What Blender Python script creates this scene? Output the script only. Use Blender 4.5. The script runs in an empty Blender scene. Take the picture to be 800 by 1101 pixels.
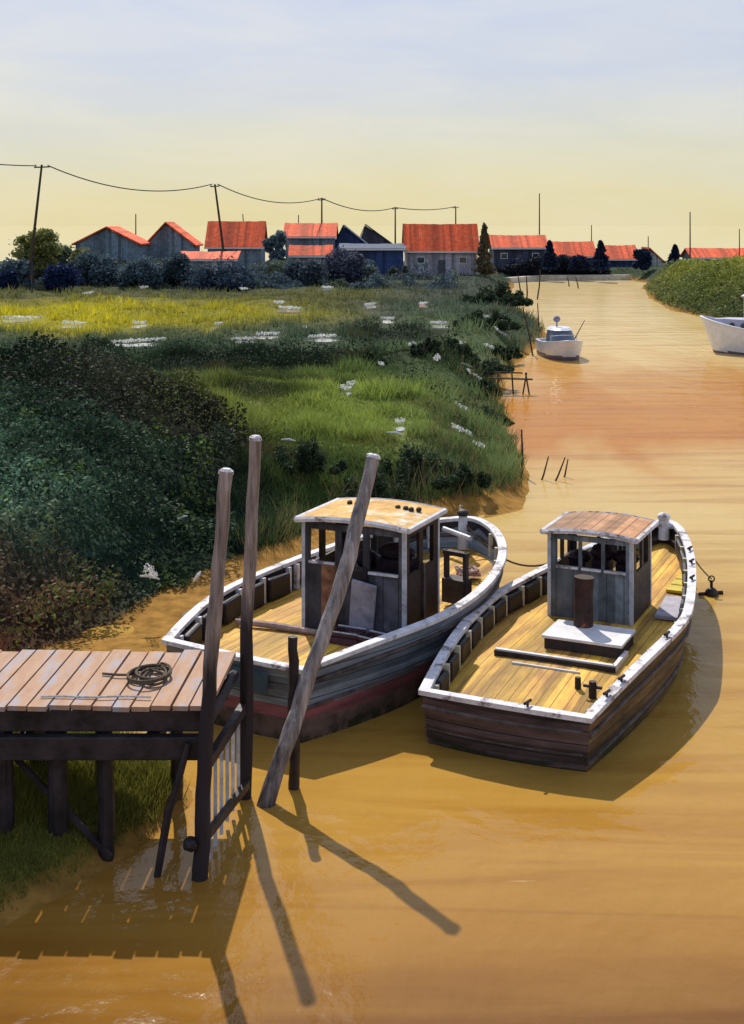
import bpy, math, random
import numpy as np
from mathutils import Vector, Matrix, noise
R = math.radians
SC = bpy.context.scene
COL = SC.collection
random.seed(7)
RNG = np.random.default_rng(11)

# ---------------------------------------------------------------- camera
CH = 7.5                                   # eye height above the water
cam = bpy.data.cameras.new('camera')
cam.sensor_fit = 'VERTICAL'; cam.sensor_height = 36.0
cam.lens = 36.0 * 1400 / 1101
cam.shift_y = -(550.5 - 240) / 1101
cam.clip_end = 9000
camo = bpy.data.objects.new('camera', cam); COL.objects.link(camo)
camo.location = (0, 0, CH); camo.rotation_euler = (R(90), 0, 0)
SC.camera = camo

# ---------------------------------------------------------------- sky and sun
SUN_EL, SH = R(46), (0.20, -0.98)           # SH: the way shadows fall on the ground
sun_az = math.atan2(-SH[0], -SH[1])        # azimuth of the sun from +Y towards +X
world = bpy.data.worlds.new("World"); SC.world = world; world.use_nodes = True
nt = world.node_tree; nt.nodes.clear()
N = lambda t: nt.nodes.new(t)
out = N('ShaderNodeOutputWorld'); bg = N('ShaderNodeBackground')
sky = N('ShaderNodeTexSky'); sky.sky_type = 'NISHITA'; sky.sun_disc = False
sky.sun_elevation = SUN_EL; sky.sun_rotation = sun_az; sky.dust_density = 4; sky.air_density = 1.2
tc = N('ShaderNodeTexCoord'); sep = N('ShaderNodeSeparateXYZ')
nt.links.new(tc.outputs['Generated'], sep.inputs[0])
nz = N('ShaderNodeTexNoise'); nz.inputs['Scale'].default_value = 2.2; nz.inputs['Detail'].default_value = 5
mp = N('ShaderNodeMapping'); mp.inputs['Scale'].default_value = (1, 1, 7)
nt.links.new(tc.outputs['Generated'], mp.inputs[0]); nt.links.new(mp.outputs[0], nz.inputs[0])
ma = N('ShaderNodeMath'); ma.operation = 'MULTIPLY_ADD'
nt.links.new(nz.outputs[0], ma.inputs[0]); ma.inputs[1].default_value = 0.10
nt.links.new(sep.outputs[2], ma.inputs[2])
ramp = N('ShaderNodeValToRGB'); ramp.color_ramp.interpolation = 'B_SPLINE'
el = ramp.color_ramp.elements
stops = [(0.0, (7.4, 6.3, 3.3)), (0.045, (7.2, 6.3, 3.5)), (0.08, (6.5, 6.2, 4.2)), (0.125, (5.7, 5.9, 5.3)),
         (0.175, (4.7, 5.3, 6.7)), (0.3, (4.0, 4.8, 6.8)), (1.0, (2.6, 3.5, 5.6))]
while len(el) < len(stops): el.new(0.5)
for e, (p, c) in zip(el, stops): e.position = p; e.color = (*[v / 10 for v in c], 1)
nt.links.new(ma.outputs[0], ramp.inputs[0])
nc = N('ShaderNodeTexNoise'); nc.inputs['Scale'].default_value = 5.5; nc.inputs['Detail'].default_value = 7; nc.inputs['Roughness'].default_value = .55; nc.inputs['Distortion'].default_value = .4
mc = N('ShaderNodeMapping'); mc.inputs['Scale'].default_value = (1, 1, 4.5); mc.inputs['Location'].default_value = (.3, .2, .1)
nt.links.new(tc.outputs['Generated'], mc.inputs[0]); nt.links.new(mc.outputs[0], nc.inputs[0])
rc = N('ShaderNodeMapRange'); rc.inputs[1].default_value = .42; rc.inputs[2].default_value = .78; rc.inputs[4].default_value = .38; nt.links.new(nc.outputs[0], rc.inputs[0])
xc = N('ShaderNodeMix'); xc.data_type = 'RGBA'; nt.links.new(rc.outputs[0], xc.inputs[0]); nt.links.new(ramp.outputs[0], xc.inputs[6]); xc.inputs[7].default_value = (.76, .72, .60, 1)
sc10 = N('ShaderNodeVectorMath'); sc10.operation = 'SCALE'; sc10.inputs['Scale'].default_value = 10
nt.links.new(xc.outputs[2], sc10.inputs[0])
mix = N('ShaderNodeMix'); mix.data_type = 'RGBA'; mix.inputs[0].default_value = 0.88
nt.links.new(sky.outputs[0], mix.inputs[6]); nt.links.new(sc10.outputs[0], mix.inputs[7])
nt.links.new(mix.outputs[2], bg.inputs[0]); bg.inputs[1].default_value = 0.12
nt.links.new(bg.outputs[0], out.inputs[0])
sl = bpy.data.lights.new('sun', 'SUN'); sl.energy = 4.9; sl.angle = R(0.6); sl.color = (1, 0.93, 0.80)
so = bpy.data.objects.new('sun', sl); COL.objects.link(so)
hv = Vector((SH[0], SH[1], 0)).normalized() * math.cos(SUN_EL)
so.rotation_euler = Vector((hv.x, hv.y, -math.sin(SUN_EL))).to_track_quat('-Z', 'Y').to_euler()
so.location = (-20, 20, 40)
vs = SC.view_settings
vs.view_transform = 'Standard'; vs.look = 'None'; vs.gamma = 1; vs.use_curve_mapping = False; vs.exposure = 0.0

# ---------------------------------------------------------------- helpers
def W(px, py, z=0.0):                       # point at height z seen at a spot of the picture plan
    d = (CH - z) * 1400 / (py - 240)
    return Vector(((px - 400) / 1400 * d, d, z))

MATS = {}
def mat(name, col, rough=0.8, var=0.25, scale=6.0, stretch=(1, 1, 1), bump=0.3, bscale=None, metallic=0,
        col2=None, spots=None, seams=None, stain=None, spec=0.3, transl=0, attr=None):
    """procedural material; seams=(axis, spacing, width): plank joints; stain=(z, colour): tide mark; spots: worn patches"""
    if name in MATS: return MATS[name]
    m = bpy.data.materials.new(name); m.use_nodes = True
    t = m.node_tree; t.nodes.clear(); n = t.nodes.new; L = t.links.new
    o = n('ShaderNodeOutputMaterial'); b = n('ShaderNodeBsdfPrincipled'); L(b.outputs[0], o.inputs[0])
    b.inputs['Roughness'].default_value = rough; b.inputs['Metallic'].default_value = metallic
    b.inputs['Specular IOR Level'].default_value = spec
    tcn = n('ShaderNodeTexCoord'); mpn = n('ShaderNodeMapping'); mpn.inputs['Scale'].default_value = stretch
    L(tcn.outputs['Object'], mpn.inputs[0])
    no = n('ShaderNodeTexNoise'); no.inputs['Scale'].default_value = scale; no.inputs['Detail'].default_value = 6
    no.inputs['Roughness'].default_value = 0.65; L(mpn.outputs[0], no.inputs[0])
    cr = n('ShaderNodeValToRGB'); L(no.outputs[0], cr.inputs[0])
    c2 = col2 or tuple(c * (1 - 2 * var) if c * (1 - 2 * var) > 0 else c * .1 for c in col)
    cr.color_ramp.elements[0].position = 0.33; cr.color_ramp.elements[0].color = (*c2, 1)
    cr.color_ramp.elements[1].position = 0.66; cr.color_ramp.elements[1].color = (*tuple(min(1, c * (1 + var * .6)) for c in col), 1)
    cur = cr.outputs[0]
    def mixin(fac, color, src, mode='MIX'):
        mx = n('ShaderNodeMix'); mx.data_type = 'RGBA'; mx.blend_type = mode; L(fac, mx.inputs[0]); L(src, mx.inputs[6])
        if isinstance(color, tuple): mx.inputs[7].default_value = (*color, 1)
        else: L(color, mx.inputs[7])
        return mx.outputs[2]
    if attr:
        at = n('ShaderNodeAttribute'); at.attribute_name = attr
        mx = n('ShaderNodeMix'); mx.data_type = 'RGBA'; mx.blend_type = 'MULTIPLY'; mx.inputs[0].default_value = 1
        L(at.outputs[0], mx.inputs[6]); L(cur, mx.inputs[7]); cur = mx.outputs[2]
    if spots:
        col_s, sc_s, lo, hi = spots
        n2 = n('ShaderNodeTexNoise'); n2.inputs['Scale'].default_value = sc_s; n2.inputs['Detail'].default_value = 8
        n2.inputs['Roughness'].default_value = 0.7; L(mpn.outputs[0], n2.inputs[0])
        r2 = n('ShaderNodeMapRange'); r2.inputs[1].default_value = lo; r2.inputs[2].default_value = hi; L(n2.outputs[0], r2.inputs[0])
        cur = mixin(r2.outputs[0], col_s, cur)
    bh = no.outputs[0]
    if seams:
        ax, sp, wd, cs = seams
        sx = n('ShaderNodeSeparateXYZ'); L(tcn.outputs['Object'], sx.inputs[0])
        mo = n('ShaderNodeMath'); mo.operation = 'PINGPONG'; mo.inputs[1].default_value = sp / 2; L(sx.outputs[ax], mo.inputs[0])
        mr = n('ShaderNodeMapRange'); mr.inputs[1].default_value = wd; mr.inputs[2].default_value = wd * .3
        L(mo.outputs[0], mr.inputs[0])
        # each board its own tone
        dv = n('ShaderNodeMath'); dv.operation = 'DIVIDE'; dv.inputs[1].default_value = sp; L(sx.outputs[ax], dv.inputs[0])
        fl = n('ShaderNodeMath'); fl.operation = 'ROUND'; L(dv.outputs[0], fl.inputs[0])
        wn = n('ShaderNodeTexWhiteNoise'); wn.noise_dimensions = '1D'; L(fl.outputs[0], wn.inputs['W'])
        r3 = n('ShaderNodeMapRange'); r3.inputs[3].default_value = .55; r3.inputs[4].default_value = 1.25; L(wn.outputs[0], r3.inputs[0])
        vm = n('ShaderNodeVectorMath'); vm.operation = 'SCALE'; L(cur, vm.inputs[0]); L(r3.outputs[0], vm.inputs['Scale'])
        cur = mixin(mr.outputs[0], cs, vm.outputs[0])
        sb = n('ShaderNodeMath'); sb.operation = 'SUBTRACT'; L(bh, sb.inputs[0]); L(mr.outputs[0], sb.inputs[1]); bh = sb.outputs[0]
    if stain:
        zz, cs, soft = stain
        sx2 = n('ShaderNodeSeparateXYZ'); g = n('ShaderNodeNewGeometry'); L(g.outputs['Position'], sx2.inputs[0])
        ad = n('ShaderNodeMath'); ad.operation = 'MULTIPLY_ADD'; L(no.outputs[0], ad.inputs[0]); ad.inputs[1].default_value = 1.2; L(sx2.outputs[2], ad.inputs[2])
        r4 = n('ShaderNodeMapRange'); r4.inputs[1].default_value = zz + .6 + soft; r4.inputs[2].default_value = zz + .6 - soft; L(ad.outputs[0], r4.inputs[0])
        cur = mixin(r4.outputs[0], cs, cur)
    L(cur, b.inputs['Base Color'])
    if bump:
        bn = n('ShaderNodeBump'); bn.inputs['Strength'].default_value = bump; bn.inputs['Distance'].default_value = 0.03
        L(bh, bn.inputs['Height']); L(bn.outputs[0], b.inputs['Normal'])
    if transl:
        tr = n('ShaderNodeBsdfTranslucent'); L(cur, tr.inputs[0]); ms = n('ShaderNodeMixShader'); ms.inputs[0].default_value = transl
        L(b.outputs[0], ms.inputs[1]); L(tr.outputs[0], ms.inputs[2]); L(ms.outputs[0], o.inputs[0])
    MATS[name] = m
    return m

class MB:
    def __init__(s): s.v = []; s.f = []; s.mi = []; s.xf = None
    def add(s, vs_, fs, mi=0):
        b = len(s.v); s.v += [tuple(v) for v in vs_]; s.f += [tuple(b + i for i in f) for f in fs]; s.mi += [mi] * len(fs); return s
    def box(s, c, d, rz=0, mi=0, M=None, jit=0):
        h = [x / 2 for x in d]; Q = M or Matrix.Rotation(rz, 3, 'Z'); c = Vector(c)
        vs_ = [c + Q @ Vector((sx * h[0] * (1 + random.uniform(-jit, jit)), sy * h[1], sz * h[2] * (1 + random.uniform(-jit, jit)))) for sx in (-1, 1) for sy in (-1, 1) for sz in (-1, 1)]
        return s.add(vs_, [(0, 1, 3, 2), (4, 6, 7, 5), (0, 4, 5, 1), (2, 3, 7, 6), (0, 2, 6, 4), (1, 5, 7, 3)], mi)
    def beam(s, a, b, w, h, mi=0):            # rectangular timber from a to b
        a = Vector(a); b = Vector(b); d = b - a; L_ = d.length
        q = d.to_track_quat('X', 'Z').to_matrix()
        return s.box((a + b) / 2, (L_, w, h), M=q, mi=mi)
    def tube(s, pts, rad, seg=8, mi=0, cap=True, wob=0):
        pts = [Vector(p) for p in pts]; n_ = len(pts)
        if not isinstance(rad, (list, tuple)): rad = [rad] * n_
        vs_ = []; ref = None
        for i, p in enumerate(pts):
            t = (pts[min(i + 1, n_ - 1)] - pts[max(i - 1, 0)]).normalized()
            if ref is None: ref = t.orthogonal().normalized()
            ref = (ref - t * ref.dot(t)).normalized(); bt = t.cross(ref)
            for k in range(seg):
                a = 2 * math.pi * k / seg; r = rad[i] * (1 + random.uniform(-wob, wob))
                vs_.append(p + (ref * math.cos(a) + bt * math.sin(a)) * r)
        fs = [(i * seg + k, i * seg + (k + 1) % seg, (i + 1) * seg + (k + 1) % seg, (i + 1) * seg + k) for i in range(n_ - 1) for k in range(seg)]
        if cap: fs += [tuple(range(seg))[::-1], tuple((n_ - 1) * seg + k for k in range(seg))]
        return s.add(vs_, fs, mi)
    def blob(s, c, r, sub=10, mi=0, amp=0.15, seed=0):
        c = Vector(c); vs_ = []; fs = []
        nu, nv = sub * 2, sub
        for j in range(nv + 1):
            th = math.pi * j / nv
            for i in range(nu):
                ph = 2 * math.pi * i / nu
                d = Vector((math.sin(th) * math.cos(ph), math.sin(th) * math.sin(ph), math.cos(th)))
                k = 1 + amp * noise.noise(d * 2.2 + Vector((seed, 0, 0)))
                vs_.append(c + Vector((d.x * r[0], d.y * r[1], d.z * r[2])) * k)
        for j in range(nv):
            for i in range(nu):
                fs.append((j * nu + i, j * nu + (i + 1) % nu, (j + 1) * nu + (i + 1) % nu, (j + 1) * nu + i))
        return s.add(vs_, fs, mi)
    def build(s, name, m, parent=None, smooth=False, bevel=0, loc=None, rz=None):
        me = bpy.data.meshes.new(name); me.from_pydata(s.v, [], s.f)
        for mm in (m if isinstance(m, (list, tuple)) else [m]): me.materials.append(mm)
        me.polygons.foreach_set('material_index', s.mi)
        if smooth: me.polygons.foreach_set('use_smooth', [True] * len(me.polygons))
        me.update()
        o = bpy.data.objects.new(name, me); COL.objects.link(o)
        if parent: o.parent = parent
        if loc is not None: o.location = loc
        if rz is not None: o.rotation_euler.z = rz
        if bevel:
            bv = o.modifiers.new('bevel', 'BEVEL'); bv.width = bevel; bv.segments = 2; bv.limit_method = 'ANGLE'
        return o

def tag(o, label=None, cat=None, group=None, kind=None):
    if label: o['label'] = label
    if cat: o['category'] = cat
    if group: o['group'] = group
    if kind: o['kind'] = kind
    return o
def thing(name, label, cat, loc=(0, 0, 0), rz=0, group=None):
    o = bpy.data.objects.new(name, None); COL.objects.link(o); o.location = loc; o.rotation_euler = (0, 0, rz)
    o.empty_display_size = .3
    return tag(o, label, cat, group)

def mesh_np(name, V, F, m, parent=None, tint=None, smooth=False):
    """V (n,3), F (k,3 or 4) as numpy; tint (n,3) per vertex plant colour, painted shadow strokes included"""
    me = bpy.data.meshes.new(name); n_, k = len(V), F.shape[1]
    me.vertices.add(n_); me.vertices.foreach_set('co', V.astype(np.float32).ravel())
    me.loops.add(F.size); me.loops.foreach_set('vertex_index', F.astype(np.int32).ravel())
    me.polygons.add(len(F)); me.polygons.foreach_set('loop_start', np.arange(len(F), dtype=np.int32) * k)
    me.polygons.foreach_set('loop_total', np.full(len(F), k, dtype=np.int32))
    if smooth: me.polygons.foreach_set('use_smooth', np.ones(len(F), dtype=bool))
    me.update(calc_edges=True)
    if tint is not None:
        a = me.color_attributes.new('tint', 'FLOAT_COLOR', 'POINT')
        a.data.foreach_set('color', np.concatenate([tint, np.ones((n_, 1))], 1).astype(np.float32).ravel())
    me.materials.append(m)
    o = bpy.data.objects.new(name, me); COL.objects.link(o)
    if parent: o.parent = parent
    return o

def vnoise(x, y, s, seed=0):                # smooth value noise, numpy
    x = x / s + seed * 17.3; y = y / s + seed * 7.7
    xi = np.floor(x); yi = np.floor(y); fx = x - xi; fy = y - yi
    fx = fx * fx * (3 - 2 * fx); fy = fy * fy * (3 - 2 * fy)
    def h(a, b):
        v = np.sin(a * 127.1 + b * 311.7 + seed * 74.7) * 43758.5453
        return v - np.floor(v)
    return (h(xi, yi) * (1 - fx) + h(xi + 1, yi) * fx) * (1 - fy) + (h(xi, yi + 1) * (1 - fx) + h(xi + 1, yi + 1) * fx) * fy
def fbm(x, y, s, seed=0):
    return (vnoise(x, y, s, seed) + .5 * vnoise(x, y, s / 2.1, seed + 1) + .25 * vnoise(x, y, s / 4.3, seed + 2)) / 1.75
sst = lambda a, b, x: (lambda t: t * t * (3 - 2 * t))(np.clip((x - a) / (b - a), 0, 1))

# ---------------------------------------------------------------- colours of plants (species; DARK also paints shadow strokes)
LIME = (.46, .43, .03); OLIVE = (.24, .23, .04); GREEN = (.12, .18, .035); SEDGE = (.10, .155, .08)
BLUEG = (.045, .095, .055); DARK = (.010, .022, .012); GREYG = (.12, .14, .11); BROWN = (.08, .04, .026); MUD = (.36, .19, .045)

# ---------------------------------------------------------------- terrain
left_bank = [(-30, 8), (-4.6, 12.9), (-3.95, 13.9), (-3.35, 14.7), (-2.9, 15.4), (-2.6, 16.1), (-2.3, 16.9), (-2.6, 17.7), (-3.6, 18.3),
             (-4.3, 19.6), (-4.1, 21.6), (-3.2, 23.3), (-2.0, 26.3), (.2, 30.2), (1.9, 32.2), (4.0, 34.0), (4.5, 37), (4.9, 41.8), (4.7, 46), (5.3, 50),
             (5.6, 56), (6.4, 62.5), (7.6, 69), (9.3, 76), (11.6, 86), (12.6, 97), (12.6, 106), (12.9, 120), (14.0, 136), (16.5, 152), (18, 166)]
far_shore = [(21, 170), (27, 172), (34, 172)]
right_bank = [(34.5, 162), (31.5, 152), (27.8, 130), (25.8, 112), (26.5, 103), (27.6, 96), (30, 86), (34, 76), (42, 60), (50, 40), (60, -20), (-30, -20)]
POLY = np.array(left_bank + far_shore + right_bank, float)
def sdist(x, y):                            # + on land, - over water
    P = POLY; Q = np.roll(P, -1, 0)
    best = np.full(x.shape, 1e9); ins = np.zeros(x.shape, bool)
    for (ax, ay), (bx, by) in zip(P, Q):
        dx, dy = bx - ax, by - ay
        t = np.clip(((x - ax) * dx + (y - ay) * dy) / (dx * dx + dy * dy), 0, 1)
        best = np.minimum(best, np.hypot(x - ax - t * dx, y - ay - t * dy))
        if dy != 0:
            c = ((ay > y) != (by > y)) & (x < dx * (y - ay) / dy + ax); ins ^= c
    return np.where(ins, -best, best)
# pools added in the marsh as white highlights: (px, py, width px)
HIGHLIGHT_POOLS = [(22, 346, 42), (78, 352, 30), (147, 372, 50), (150, 352, 16), (262, 369, 26), (288, 364, 26), (312, 335, 28), (347, 367, 32), (233, 354, 10),
         (372, 425, 14), (497, 424, 16), (497, 456, 22), (417, 347, 14), (472, 352, 20), (492, 366, 16), (398, 331, 14), (530, 362, 20),
         (352, 312, 14), (455, 330, 10), (330, 352, 12), (505, 393, 14), (430, 463, 12), (540, 345, 14)]
PW = []
for px, py, w in HIGHLIGHT_POOLS:
    c = W(px, py, 1.35)
    if sdist(np.array([c.x]), np.array([c.y]))[0] < 2.6 + w / 1400 * c.y / 2: continue
    PW.append((c.x, c.y, w / 1400 * c.y / 2 * 1.25, max(.5, min(3.2, c.y * c.y / 8600 * 2.2))))
def vegfoot(x, y):                          # metres from the water where plants begin
    return np.where(y < 18.6, .12, np.where(y < 26, 1.9, np.where(y < 36, 1.6 - .9 * sst(33, 36, y), .35)))
def terr(x, y):
    d = sdist(x, y) + (vnoise(x, y, 1.7, 3) - .5) * .35 * sst(10, 40, y)
    vf = vegfoot(x, y)
    h = np.where(d < 0, -.75 * sst(0, 2.2, -d) , .0) + .28 * sst(0, vf + .3, d)
    up = 1.12 * sst(0, 3.2, d - vf + .1)
    near = sst(17.5, 21, y)                  # the little bank under the jetty stays low
    right = sst(18, 24, x) * sst(60, 75, y)
    h = h + up * (.42 + .58 * near)
    h = h + (fbm(x, y, .8, 15) - .5) * .13 * sst(.05, .5, d) * (1 - sst(1.5, 3, d))
    hum = (fbm(x, y, 5.5, 5) - .5) * 1.5 * sst(.3, 3, d) * near
    h = h + hum
    m1 = 2.15 * np.exp(-(((x + 10.2) / 5.4) ** 2 + ((y - 34) / 7.5) ** 2) ** 1.4)
    m2 = 0.9 * np.exp(-(((x + 3.5) / 3.2) ** 2 + ((y - 44) / 5) ** 2))
    m3 = 1.9 * np.exp(-(((x - 36) / 8) ** 2 + ((y - 122) / 22) ** 2) ** 1.5)
    h = h + (m1 + m2 + m3) * sst(.2, 4.5, d)
    far = sst(100, 150, y)
    h = h * (1 - far * sst(0, 6, d)) + far * sst(0, 6, d) * (1.5 + (fbm(x, y, 14, 9) - .5) * .3)
    h = h - 3.0 * sst(205, 235, y)
    for (cx, cy, rx, ry) in PW:
        q = np.hypot((x - cx) / (rx * 1.5), (y - cy + ry) / (ry * 2.6)); k = 1 - sst(.7, 1.5, q)
        h = h * (1 - k) + 1.38 * k
    return h, d, vf
def grid(u0, u1, nu, ys):
    u = np.linspace(u0, u1, nu); Y, U = np.meshgrid(ys, u, indexing='ij')
    X = U * (Y * .36 + 6)
    return X, Y
def gridfaces(ny, nx):
    i = np.arange(ny * nx).reshape(ny, nx)
    return np.stack([i[:-1, :-1].ravel(), i[:-1, 1:].ravel(), i[1:, 1:].ravel(), i[1:, :-1].ravel()], 1)
E_ = lambda px, py, z, rx, ry, c, s=1.0: (W(px, py, z).x, W(px, py, z).y, rx, ry, c, s)
ZONES = [(0, 110, 60, 40, GREYG, .55), (-6, 60, 16, 16, SEDGE, .7), E_(90, 338, 1.5, 12, 11, (.66, .58, .03), 6), E_(205, 338, 1.5, 4, 10, OLIVE, 1.6), E_(330, 318, 1.5, 7, 16, OLIVE, 1.0),
         E_(60, 318, 1.5, 14, 14, OLIVE, .9), E_(410, 395, 1.5, 4, 8, GREEN, .6), E_(340, 430, 1.5, 3.6, 7, (.36, .44, .09), 2.2), E_(250, 450, 1.5, 2.2, 5, OLIVE, .9),
         E_(395, 445, 1.5, 2.6, 5, (.36, .44, .09), 1.6), E_(330, 500, 1.2, 1.8, 4.5, GREEN, .8), (3.2, 44, 2.2, 12, (.24, .32, .12), 1.4), (5, 66, 4.4, 14, (.22, .30, .13), 1.4), (8, 90, 4.5, 12, SEDGE, .8),
         E_(350, 383, 1.5, 3.4, 3.6, DARK, 10), E_(300, 395, 1.5, 2.0, 2.4, DARK, 10), E_(245, 392, 1.6, 3.6, 3.0, DARK, 10), E_(150, 398, 2.2, 4.5, 3.0, BROWN, 1.0), E_(278, 430, 1.6, 1.1, 1.6, DARK, 10), E_(320, 412, 1.6, 1.6, 1.6, DARK, 10), E_(500, 385, 1.4, 2.2, 3, DARK, 10), E_(440, 355, 1.5, 2.5, 2.5, DARK, 10),  # DARK ellipses put the marsh's shadow strokes into the plant tint
         (-10, 33, 6.6, 9.5, BLUEG, 1.5), (-5.2, 26.5, 2.6, 4.5, BLUEG, 1.5), E_(225, 300, 1.5, 12, 20, BLUEG, .6), E_(28, 640, 1.0, 1.5, 2.2, (.15, .06, .035), 9), E_(120, 600, 1.8, 1.2, 1.6, BROWN, .8), E_(60, 405, 2.6, 3.2, 4, DARK, 1.0),
         E_(150, 425, 3, 3.4, 2.2, (.035, .02, .014), 3.5), E_(40, 405, 3, 3, 2.5, DARK, 3), E_(222, 470, 2.5, 1.2, 3.2, DARK, 3), E_(40, 530, 2.2, 2.2, 2.8, (.13, .25, .16), 2.6), E_(175, 620, 1.3, 1.4, 1.2, (.11, .19, .08), 2), E_(120, 480, 2.8, 2, 2.5, DARK, 1.4),
         (36, 118, 9, 24, (.38, .40, .04), 1.3), (27.5, 112, 3, 12, GREEN, .9), (30, 98, 5, 6, DARK, .9), (-4, 15.6, 2.4, 3.2, OLIVE, 1.3)]
def tints(x, y):
    n_ = x.size; acc = np.zeros((n_, 3)) + np.array(SEDGE) * .35; w = np.full(n_, .35)
    wx = x + (fbm(x, y, 3.2, 21) - .5) * np.minimum(5, y * .06); wy = y + (fbm(x, y, 4.1, 31) - .5) * np.minimum(9, y * .1)
    for cx, cy, rx, ry, c, s in ZONES:
        q = ((wx - cx) / rx) ** 2 + ((wy - cy) / ry) ** 2
        k = s * np.exp(-q ** 1.5 * 1.1) ; k = k ** 1.0 * 3
        acc += k[:, None] * np.array(c); w += k
    return acc / w[:, None]

m_ground = mat('ground_earth', (1, 1, 1), rough=.95, var=.25, scale=3.5, bump=.7, attr='tint', spec=.05)
ys = np.concatenate([np.array([-20., 0, 6]), np.geomspace(9, 220, 420), np.geomspace(230, 6000, 40)])
X, Y = grid(-1.9, 1.9, 520, ys)
Hh, Dd, Vf = terr(X.ravel(), Y.ravel())
tn = tints(X.ravel(), Y.ravel()) * .5
kk = sst(-.05, .25, Dd - Vf)[:, None]
tn = np.array(MUD) * (1 - kk) + tn * kk
ground = mesh_np('ground', np.stack([X.ravel(), Y.ravel(), Hh], 1), gridfaces(*X.shape), m_ground, tint=tn, smooth=True)
tag(ground, kind='structure')

# ---------------------------------------------------------------- water
def water_mat():
    m = bpy.data.materials.new('muddy_water'); m.use_nodes = True; t = m.node_tree; t.nodes.clear(); n = t.nodes.new; L = t.links.new
    o = n('ShaderNodeOutputMaterial'); b = n('ShaderNodeBsdfPrincipled'); L(b.outputs[0], o.inputs[0])
    g = n('ShaderNodeTexCoord'); mp1 = n('ShaderNodeMapping'); mp1.inputs['Scale'].default_value = (.55, .16, 1); L(g.outputs['Object'], mp1.inputs[0])
    mp1.inputs['Rotation'].default_value = (0, 0, R(-12))
    n1 = n('ShaderNodeTexNoise'); n1.inputs['Scale'].default_value = .35; n1.inputs['Detail'].default_value = 5; n1.inputs['Distortion'].default_value = .6; L(mp1.outputs[0], n1.inputs[0])
    sx = n('ShaderNodeSeparateXYZ'); L(g.outputs['Object'], sx.inputs[0])
    # silt gets redder in belts up the creek; far paleness paints in sky reflection
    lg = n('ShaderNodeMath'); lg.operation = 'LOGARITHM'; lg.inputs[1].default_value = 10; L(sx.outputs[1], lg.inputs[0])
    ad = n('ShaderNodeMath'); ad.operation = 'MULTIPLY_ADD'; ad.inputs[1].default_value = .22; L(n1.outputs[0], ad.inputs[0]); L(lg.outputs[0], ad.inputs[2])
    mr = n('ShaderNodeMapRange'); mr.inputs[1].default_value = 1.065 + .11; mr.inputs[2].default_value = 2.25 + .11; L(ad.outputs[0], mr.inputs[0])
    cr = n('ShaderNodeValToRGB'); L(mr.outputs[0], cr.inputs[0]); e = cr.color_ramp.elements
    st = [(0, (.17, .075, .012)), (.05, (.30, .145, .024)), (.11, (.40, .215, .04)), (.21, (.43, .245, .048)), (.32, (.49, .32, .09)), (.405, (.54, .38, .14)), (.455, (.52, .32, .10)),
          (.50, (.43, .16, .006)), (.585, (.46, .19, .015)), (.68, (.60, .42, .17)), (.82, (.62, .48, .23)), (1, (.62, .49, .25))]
    while len(e) < len(st): e.new(.5)
    for q, (p, c) in zip(e, st): q.position = p; q.color = (*c, 1)
    # long silt streaks
    mp3 = n('ShaderNodeMapping'); mp3.inputs['Scale'].default_value = (.10, .75, 1); mp3.inputs['Rotation'].default_value = (0, 0, R(7)); L(g.outputs['Object'], mp3.inputs[0])
    n3 = n('ShaderNodeTexNoise'); n3.inputs['Scale'].default_value = 1.1; n3.inputs['Detail'].default_value = 6; n3.inputs['Roughness'].default_value = .6; n3.inputs['Distortion'].default_value = 1.2; L(mp3.outputs[0], n3.inputs[0])
    r3 = n('ShaderNodeMapRange'); r3.inputs[1].default_value = .46; r3.inputs[2].default_value = .72; r3.inputs[4].default_value = .8; L(n3.outputs[0], r3.inputs[0])
    m3 = n('ShaderNodeMix'); m3.data_type = 'RGBA'; m3.blend_type = 'MULTIPLY'; L(r3.outputs[0], m3.inputs[0]); L(cr.outputs[0], m3.inputs[6]); m3.inputs[7].default_value = (.70, .56, .40, 1)
    # pale specks painted in as scum and as glints on far water
    n4 = n('ShaderNodeTexNoise'); n4.inputs['Scale'].default_value = 9; n4.inputs['Detail'].default_value = 8; n4.inputs['Roughness'].default_value = .75; L(mp3.outputs[0], n4.inputs[0])
    r4 = n('ShaderNodeMapRange'); r4.inputs[1].default_value = .66; r4.inputs[2].default_value = .74; r4.inputs[4].default_value = .6; L(n4.outputs[0], r4.inputs[0])
    m4 = n('ShaderNodeMix'); m4.data_type = 'RGBA'; L(r4.outputs[0], m4.inputs[0]); L(m3.outputs[2], m4.inputs[6]); m4.inputs[7].default_value = (.66, .50, .26, 1)
    t.nodes.remove(b); b = n('ShaderNodeBsdfDiffuse'); L(m4.outputs[2], b.inputs['Color'])
    gl = n('ShaderNodeBsdfGlossy'); gl.inputs['Roughness'].default_value = .10; fr = n('ShaderNodeFresnel'); fr.inputs[0].default_value = 1.36
    fm = n('ShaderNodeMath'); fm.operation = 'MULTIPLY'; fm.inputs[1].default_value = .48; fm.use_clamp = True; L(fr.outputs[0], fm.inputs[0])
    f2 = n('ShaderNodeMath'); f2.operation = 'ADD'; f2.inputs[1].default_value = .035; L(fm.outputs[0], f2.inputs[0])
    ms = n('ShaderNodeMixShader'); L(f2.outputs[0], ms.inputs[0]); L(b.outputs[0], ms.inputs[1]); L(gl.outputs[0], ms.inputs[2]); L(ms.outputs[0], o.inputs[0])
    mp2 = n('ShaderNodeMapping'); mp2.inputs['Scale'].default_value = (.8, .55, 1); L(g.outputs['Object'], mp2.inputs[0])
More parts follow.
